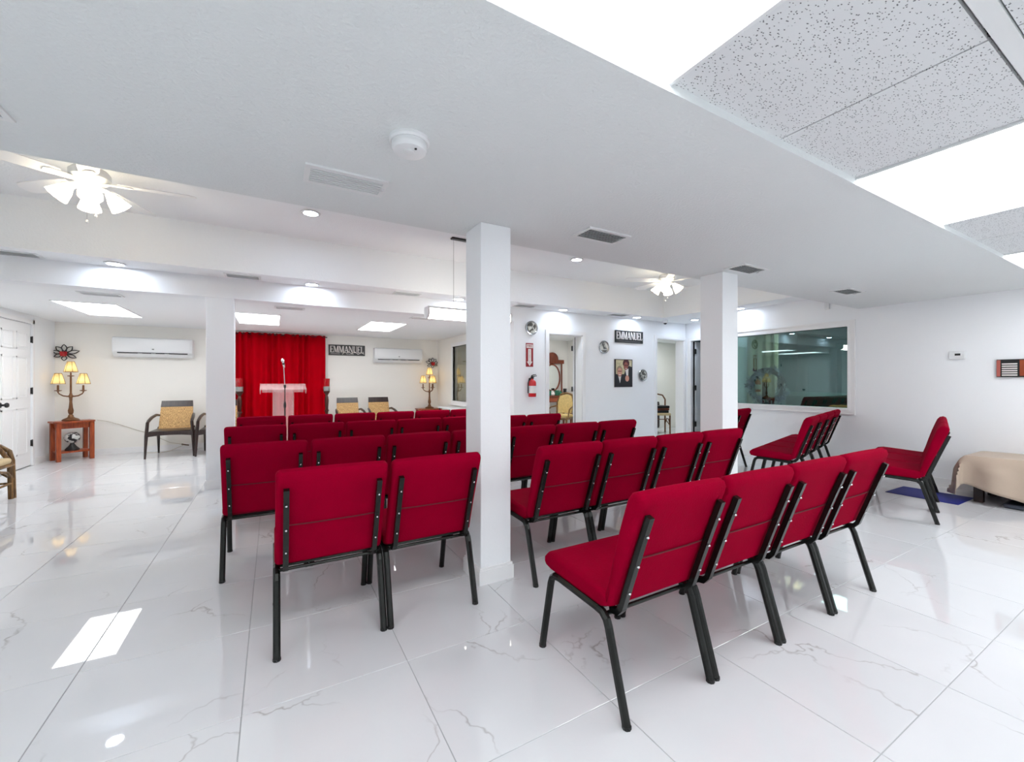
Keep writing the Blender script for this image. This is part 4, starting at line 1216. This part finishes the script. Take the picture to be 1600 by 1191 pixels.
for k, (x, w_, h_, m) in enumerate(((-.28, .05, .11, GREENB), (-.17, .06, .10, PRWH), (-.04, .05, .12, GREENB), (.07, .045, .1, GREENB), (.2, .03, .16, STEEL), (.3, .05, .09, PRWH))):
    o = thing('vanity_box' if k % 2 == 0 else 'vanity_jar', ['small green box at the left of the vanity top', 'small white jar on the vanity top', 'green box at the middle of the vanity top', 'squat green jar on the vanity top', 'tall dark holder on the vanity top', 'white jar at the right of the vanity top'][k], 'box' if k % 2 == 0 else 'jar', (6.02 + x, 8.30, .90))
    if k % 2 == 0:
        G().rb(-w_, w_, -.03, .03, 0, h_, .006, 1).out('body', m, o); G().rb(-w_ - .002, w_ + .002, -.032, .032, h_ * .8, h_ + .004, .004, 1).out('lid', m, o)
    else:
        G().lathe([(.001, 0), (w_ * .7, 0), (w_, h_ * .3), (w_ * .9, h_ * .7), (w_ * .5, h_ * .85), (w_ * .5, h_)], 14).out('body', m, o); G().lathe([(w_ * .55, h_), (w_ * .55, h_ + .012), (.001, h_ + .02)], 14).out('lid', m, o)

t = thing('carved_chair', 'gold upholstered carved chair at the vanity behind the doorway', 'chair', (5.60, 7.62, 0), R(-62))
for sx in (-1, 1):
    G().tube([(sx * .22, -.2, 0), (sx * .22, -.2, .2), (sx * .23, -.2, .44)], [.014, .02, .026], 8).out('leg', RATTAN, t)
    G().tube([(sx * .2, .22, 0), (sx * .2, .2, .45), (sx * .21, .24, .75), (sx * .15, .28, .93)], [.016, .022, .02, .018], 8).out('back_post', RATTAN, t)
    G().tube([(sx * .22, -.1, .46), (sx * .25, -.1, .62), (sx * .25, .0, .66), (sx * .22, .2, .68)], .016, 8).out('armrest', RATTAN, t)
G().rb(-.24, .24, -.23, .2, .40, .45, .01, 1).out('seat_frame', RATTAN, t)
G().rb(-.22, .22, -.21, .18, .44, .51, .03, 3).out('seat_cushion', GOLDC, t)
G().tube([(-.15, .28, .93), (-.07, .285, .965), (0, .285, .975), (.07, .285, .965), (.15, .28, .93)], .02, 8).out('top_rail', RATTAN, t)
G().prism([(-.16, .52), (.16, .52), (.185, .75), (.14, .91), (0, .95), (-.14, .91), (-.185, .75)], lambda a, b, d: (a, .20 + (b - .45) * .17 + d, b), -.03, .03).out('back_cushion', GOLDC, t)

# ------------------------------------------------------------------ store room behind the right doorway
t = thing('cane_chair', 'bentwood cane chair with a pale seat behind the right doorway', 'chair', (8.12, 7.06, 0), R(-35))
for sx in (-1, 1):
    G().tube([(sx * .2, -.2, 0), (sx * .2, -.19, .44)], .018, 8).out('leg', BRONZE, t)
    G().tube([(sx * .19, .2, 0), (sx * .19, .2, .45), (sx * .2, .24, .8)], .018, 8).out('back_post', BRONZE, t)
    G().tube([(sx * .2, -.19, .2), (sx * .2, -.08, .34), (sx * .2, .08, .34), (sx * .19, .2, .2)], .011, 8).out('brace', BRONZE, t)
G().tube([(-.2, -.19, .2), (-.1, -.19, .34), (.1, -.19, .34), (.2, -.19, .2)], .011, 8).out('brace', BRONZE, t)
G().tube([(-.2, .24, .8), (-.14, .25, .9), (0, .255, .93), (.14, .25, .9), (.2, .24, .8)], .018, 8).out('top_rail', BRONZE, t)
G().rb(-.22, .22, -.22, .2, .43, .49, .02, 2).out('seat', CREAMC, t)
for k, (z, h_, m, lab) in enumerate(((.49, .06, PRBK, 'black bag lowest on the cane chair seat'), (.55, .05, MAHOG, 'dark red case in the middle of the pile on the cane chair'), (.60, .06, PRBK, 'black case on top of the pile on the cane chair'))):
    o = thing('document_case', lab, 'case', (8.10, 7.04, z), R(-30 + 7 * k))
    G().rb(-.19, .17, -.17, .13, 0, h_, .012, 2).out('body', m, o)
    G().tube([(-.06, -.17, h_ / 2), (-.05, -.2, h_ / 2), (.05, -.2, h_ / 2), (.06, -.17, h_ / 2)], .006, 6).out('handle', STEEL, o)
t = thing('dark_box', 'black box standing on a low cabinet behind the right doorway', 'box', (8.02, 7.60, .72))
G().rb(-.12, .12, -.1, .1, 0, .42, .006, 1).out('body', PRBK, t)
G().rb(-.07, .07, -.104, -.1, .2, .34, .002, 1).out('paper_label', SILVER, t)
t = thing('low_cabinet', 'dark low cabinet against the store room wall', 'cabinet', (8.2, 7.60, 0))
G().rb(-.4, .4, -.13, .14, .05, .72, .006, 1).out('body', BLKWOOD, t)
for s in (-1, 1):
    d = G().rb(s * .2 - .19, s * .2 + .19, -.145, -.13, .09, .68, .004, 1).out('door', BLKWOOD, t)
    G().tube([(s * .05, -.155, .36), (s * .05, -.155, .44)], .007, 6).out('handle', CHROME, d)

# ------------------------------------------------------------------ nursery behind the observation window
drape('nursery_curtain', 'beige curtain panel at the left of the observation window', lambda u, d, z: (7.62 + u * .1 + d, 4.60 - .5 * u, z), 40, .05, 2.3, BEIGEC, .018, 4)
t = thing('flower_wreath', 'wreath of blue and white fabric flowers behind the observation window', 'wreath', (7.25, 4.03, 1.165))
rw = random.Random(5)
fm = [mat('petal_blue', (70, 92, 140), .7), mat('petal_white', (214, 218, 224), .7), mat('petal_slate', (112, 130, 158), .7), mat('petal_navy', (26, 32, 56), .7)]
fmesh = []
for k in range(4):
    g = G()
    for p in range(6):
        q = 2 * PI * p / 6
        g.add([(0, 0, 0), (.03 * math.cos(q - .45), .03 * math.sin(q - .45), .012), (.055 * math.cos(q), .055 * math.sin(q), .02), (.03 * math.cos(q + .45), .03 * math.sin(q + .45), .012)], [(0, 1, 2, 3)], True)
    g.lathe([(.001, .0), (.014, .006), (.012, .018), (.001, .022)], 8)
    fmesh.append(g.mesh('flower', fm[k]))
G().tube([(0, .27 * math.cos(2 * PI * k / 24), .27 * math.sin(2 * PI * k / 24)) for k in range(25)], .045, 8).out('ring', fm[3], t)
for k in range(64):
    q = 2 * PI * k / 64 + rw.uniform(-.05, .05); rr_ = .27 + rw.uniform(-.075, .075)
    o = part('flower', fmesh[rw.choice((0, 1, 1, 2, 2, 0, 3))], t, (-.035 + rw.uniform(-.025, .0), rr_ * math.cos(q), rr_ * math.sin(q)))
    o.rotation_euler = (rw.uniform(-.5, .5), R(-90) + rw.uniform(-.5, .5), rw.uniform(0, 6))
    s_ = rw.uniform(.8, 1.35); o.scale = (s_, s_, s_)
G().prism([(-.05, -.22), (.05, -.22), (.04, .1), (-.04, .1)], lambda a, b, d: (d, a, b), -.06, -.05).out('ribbon', PRBK, t)
t = thing('wreath_shelf', 'narrow pale shelf under the observation window carrying the wreath', 'shelf', (7.22, 3.6, 0))
G().rb(-.16, .16, -.86, .9, .80, .83, .004, 1).out('board', WHITEP, t)
for y in (-.8, .84):
    G().bx(-.14, .14, y - .015, y + .015, 0, .80).out('support', WHITEP, t)
t = thing('sofa', 'dark green sofa behind the observation window, its back to the glass', 'sofa', (8.3, 3.10, 0))
G().rb(-.36, .46, -.93, .93, .1, .42, .03, 2).out('base', SOFAG, t)
G().loft([(.16, .3), (.18, .7), (.22, .95), (.30, 1.05), (.38, 1.06), (.46, .99), (.47, .8), (.42, .6), (.40, .3)], 1.9, .06, 4).out('backrest', SOFAG, t, None, R(90))
for s_ in (-1, 1):
    G().rb(-.3, .46, s_ * .87 - .1, s_ * .87 + .1, .1, .64, .06, 3).out('armrest', SOFAG, t)
for k in range(2):
    G().rb(-.14, .46, -.77 + .79 * k, -.02 + .79 * k, .40, .54, .04, 3).out('seat_cushion', SOFAG, t)
for k, y in enumerate((2.72, 3.08)):
    o = thing('throw_pillow', ('nearer' if k == 0 else 'farther') + ' ochre pillow in front of the green sofa behind the window', 'pillow', (7.55, y, .72))
    G().rb(-.06, .06, -.17, .17, -.16, .16, .05, 4).out('cover', ORANGE, o)
    G().tube([(0, .17 * math.cos(2 * PI * q / 20), .16 * math.sin(2 * PI * q / 20)) for q in range(21)], .006, 6).out('piping', ORANGE, o)
    o2 = thing('nursery_stool', ('nearer' if k == 0 else 'farther') + ' low pale stool under the ochre pillow behind the window', 'stool', (7.55, y, 0))
    G().rb(-.16, .16, -.18, .18, .50, .555, .01, 2).out('seat', WHITEP, o2)
    for sx in (-.13, .13):
        for sy in (-.15, .15):
            G().tube([(sx, sy, 0), (sx * .9, sy * .9, .5)], .016, 8).out('leg', BLKWOOD, o2)

# ------------------------------------------------------------------ right wall and bench
t = thing('thermostat', 'small white thermostat with a dark display on the east wall', 'thermostat', (XE, 1.67, 1.548))
G().rb(-.026, 0, -.066, .066, -.045, .045, .006, 2).out('body', WHITEP, t)
G().bx(-.0275, -.026, -.028, .018, -.004, .02).out('display', BLK, t)
G().rb(-.03, -.026, -.055, -.04, -.02, .01, .001, 1).out('button', WHITEM, t)

t = thing('slatted_wall_art', 'wooden wall piece with black and white slats at the right edge', 'wall art', (XE, 1.20, 1.388))
G().rb(-.03, 0, -.165, .165, -.095, .095, .003, 1).out('frame', BLK, t)
G().rb(-.036, -.03, .135, .163, -.088, .088, .002, 1).out('side_strip', mat('rose_wood', (176, 92, 82), .4), t)
for k in range(6):
    z = .045 - .024 * k
    G().rb(-.037, -.03, .015, .125, z - .007, z + .007, .002, 1).out('slat', PRWH, t)
for k in range(4):
    y = .0 - .045 * k
    G().rb(-.038, -.03, y - .04, y, -.085, .085, .002, 1).out('wood_strip', CHERRY, t)

t = thing('bench', 'dark wooden bench under the tan blanket at the right edge', 'bench', (6.58, .85, 0))
G().rb(-.26, .27, -.62, .58, .36, .43, .02, 2).out('seat', BLKWOOD, t)
for sx in (-1, 1):
    for sy in (-1, 1):
        G().rb(sx * .235 - .03, sx * .235 + .03, sy * .53 - .035, sy * .53 + .035, 0, .37, .004, 1).out('leg', BLKWOOD, t)
G().bx(-.25, .25, -.5, .5, .12, .16).out('lower_shelf', BLKWOOD, t)
# blanket draped over the bench
nu, nv = 64, 44
bx0, by0, hx, hy = 6.58, .85, .285, .62
vs, fs = [], []
for j in range(nv + 1):
    for i in range(nu + 1):
        u = (i / nu * 2 - 1) * (hy + .33)          # along y
        v = (j / nv * 2 - 1) * (hx + .34)          # along x
        def fold(s, h):
            if abs(s) <= h: return s, 0.0
            e = abs(s) - h
            return (1 if s > 0 else -1) * (h + min(e, .04) * .5 + e * .10), e
        yy, ey = fold(u, hy); xx, ex = fold(v, hx)
        drop = max(ex, ey) + .35 * min(ex, ey)
        z = .462 + .012 * math.cos(u * 2.2) - drop * .98
        rip = .042 * min(1, drop / .14)
        if ex > ey: xx += (1 if v > 0 else -1) * rip * (1.0 + .8 * math.sin(u * 17 + 1.0) + .3 * math.sin(u * 9)) * .8
        elif ey > 0: yy += (1 if u > 0 else -1) * rip * (1.0 + .8 * math.sin(v * 19) + .3 * math.sin(v * 8 + 1)) * .8
        if v > 0: xx = min(xx, XE - .02 - bx0)
        if v < 0 and ex > 0: z += (.05 - .27 * max(0, min(.42, .60 - u))) * (ex / .34)
        vs.append((bx0 + xx, by0 + yy, max(z, .02)))
for j in range(nv):
    for i in range(nu):
        a = j * (nu + 1) + i
        fs.append((a, a + 1, a + nu + 2, a + nu + 1))
o = G().add(vs, fs, True).out('blanket', BLANKET)
sm_ = o.modifiers.new('thickness', 'SOLIDIFY'); sm_.thickness = .008; sm_.offset = 1
tag(o, 'tan fleece blanket draped over the bench at the right edge', 'blanket')
o = G().rb(-.25, .25, -.29, .29, 0, .004, .001, 1).out('blue_mat', BLUEMAT, None, (6.24, 1.735, 0.0005))
tag(o, 'flat blue vinyl mat on the floor under the angled red chairs at right', 'mat')
o = G().rb(-.2, .2, -.42, .42, 0, .04, .01, 1).out('grey_mat', GREYMAT, None, (6.46, .78, 0.0005))
tag(o, 'folded dark grey mat on the floor beneath the draped bench', 'mat')
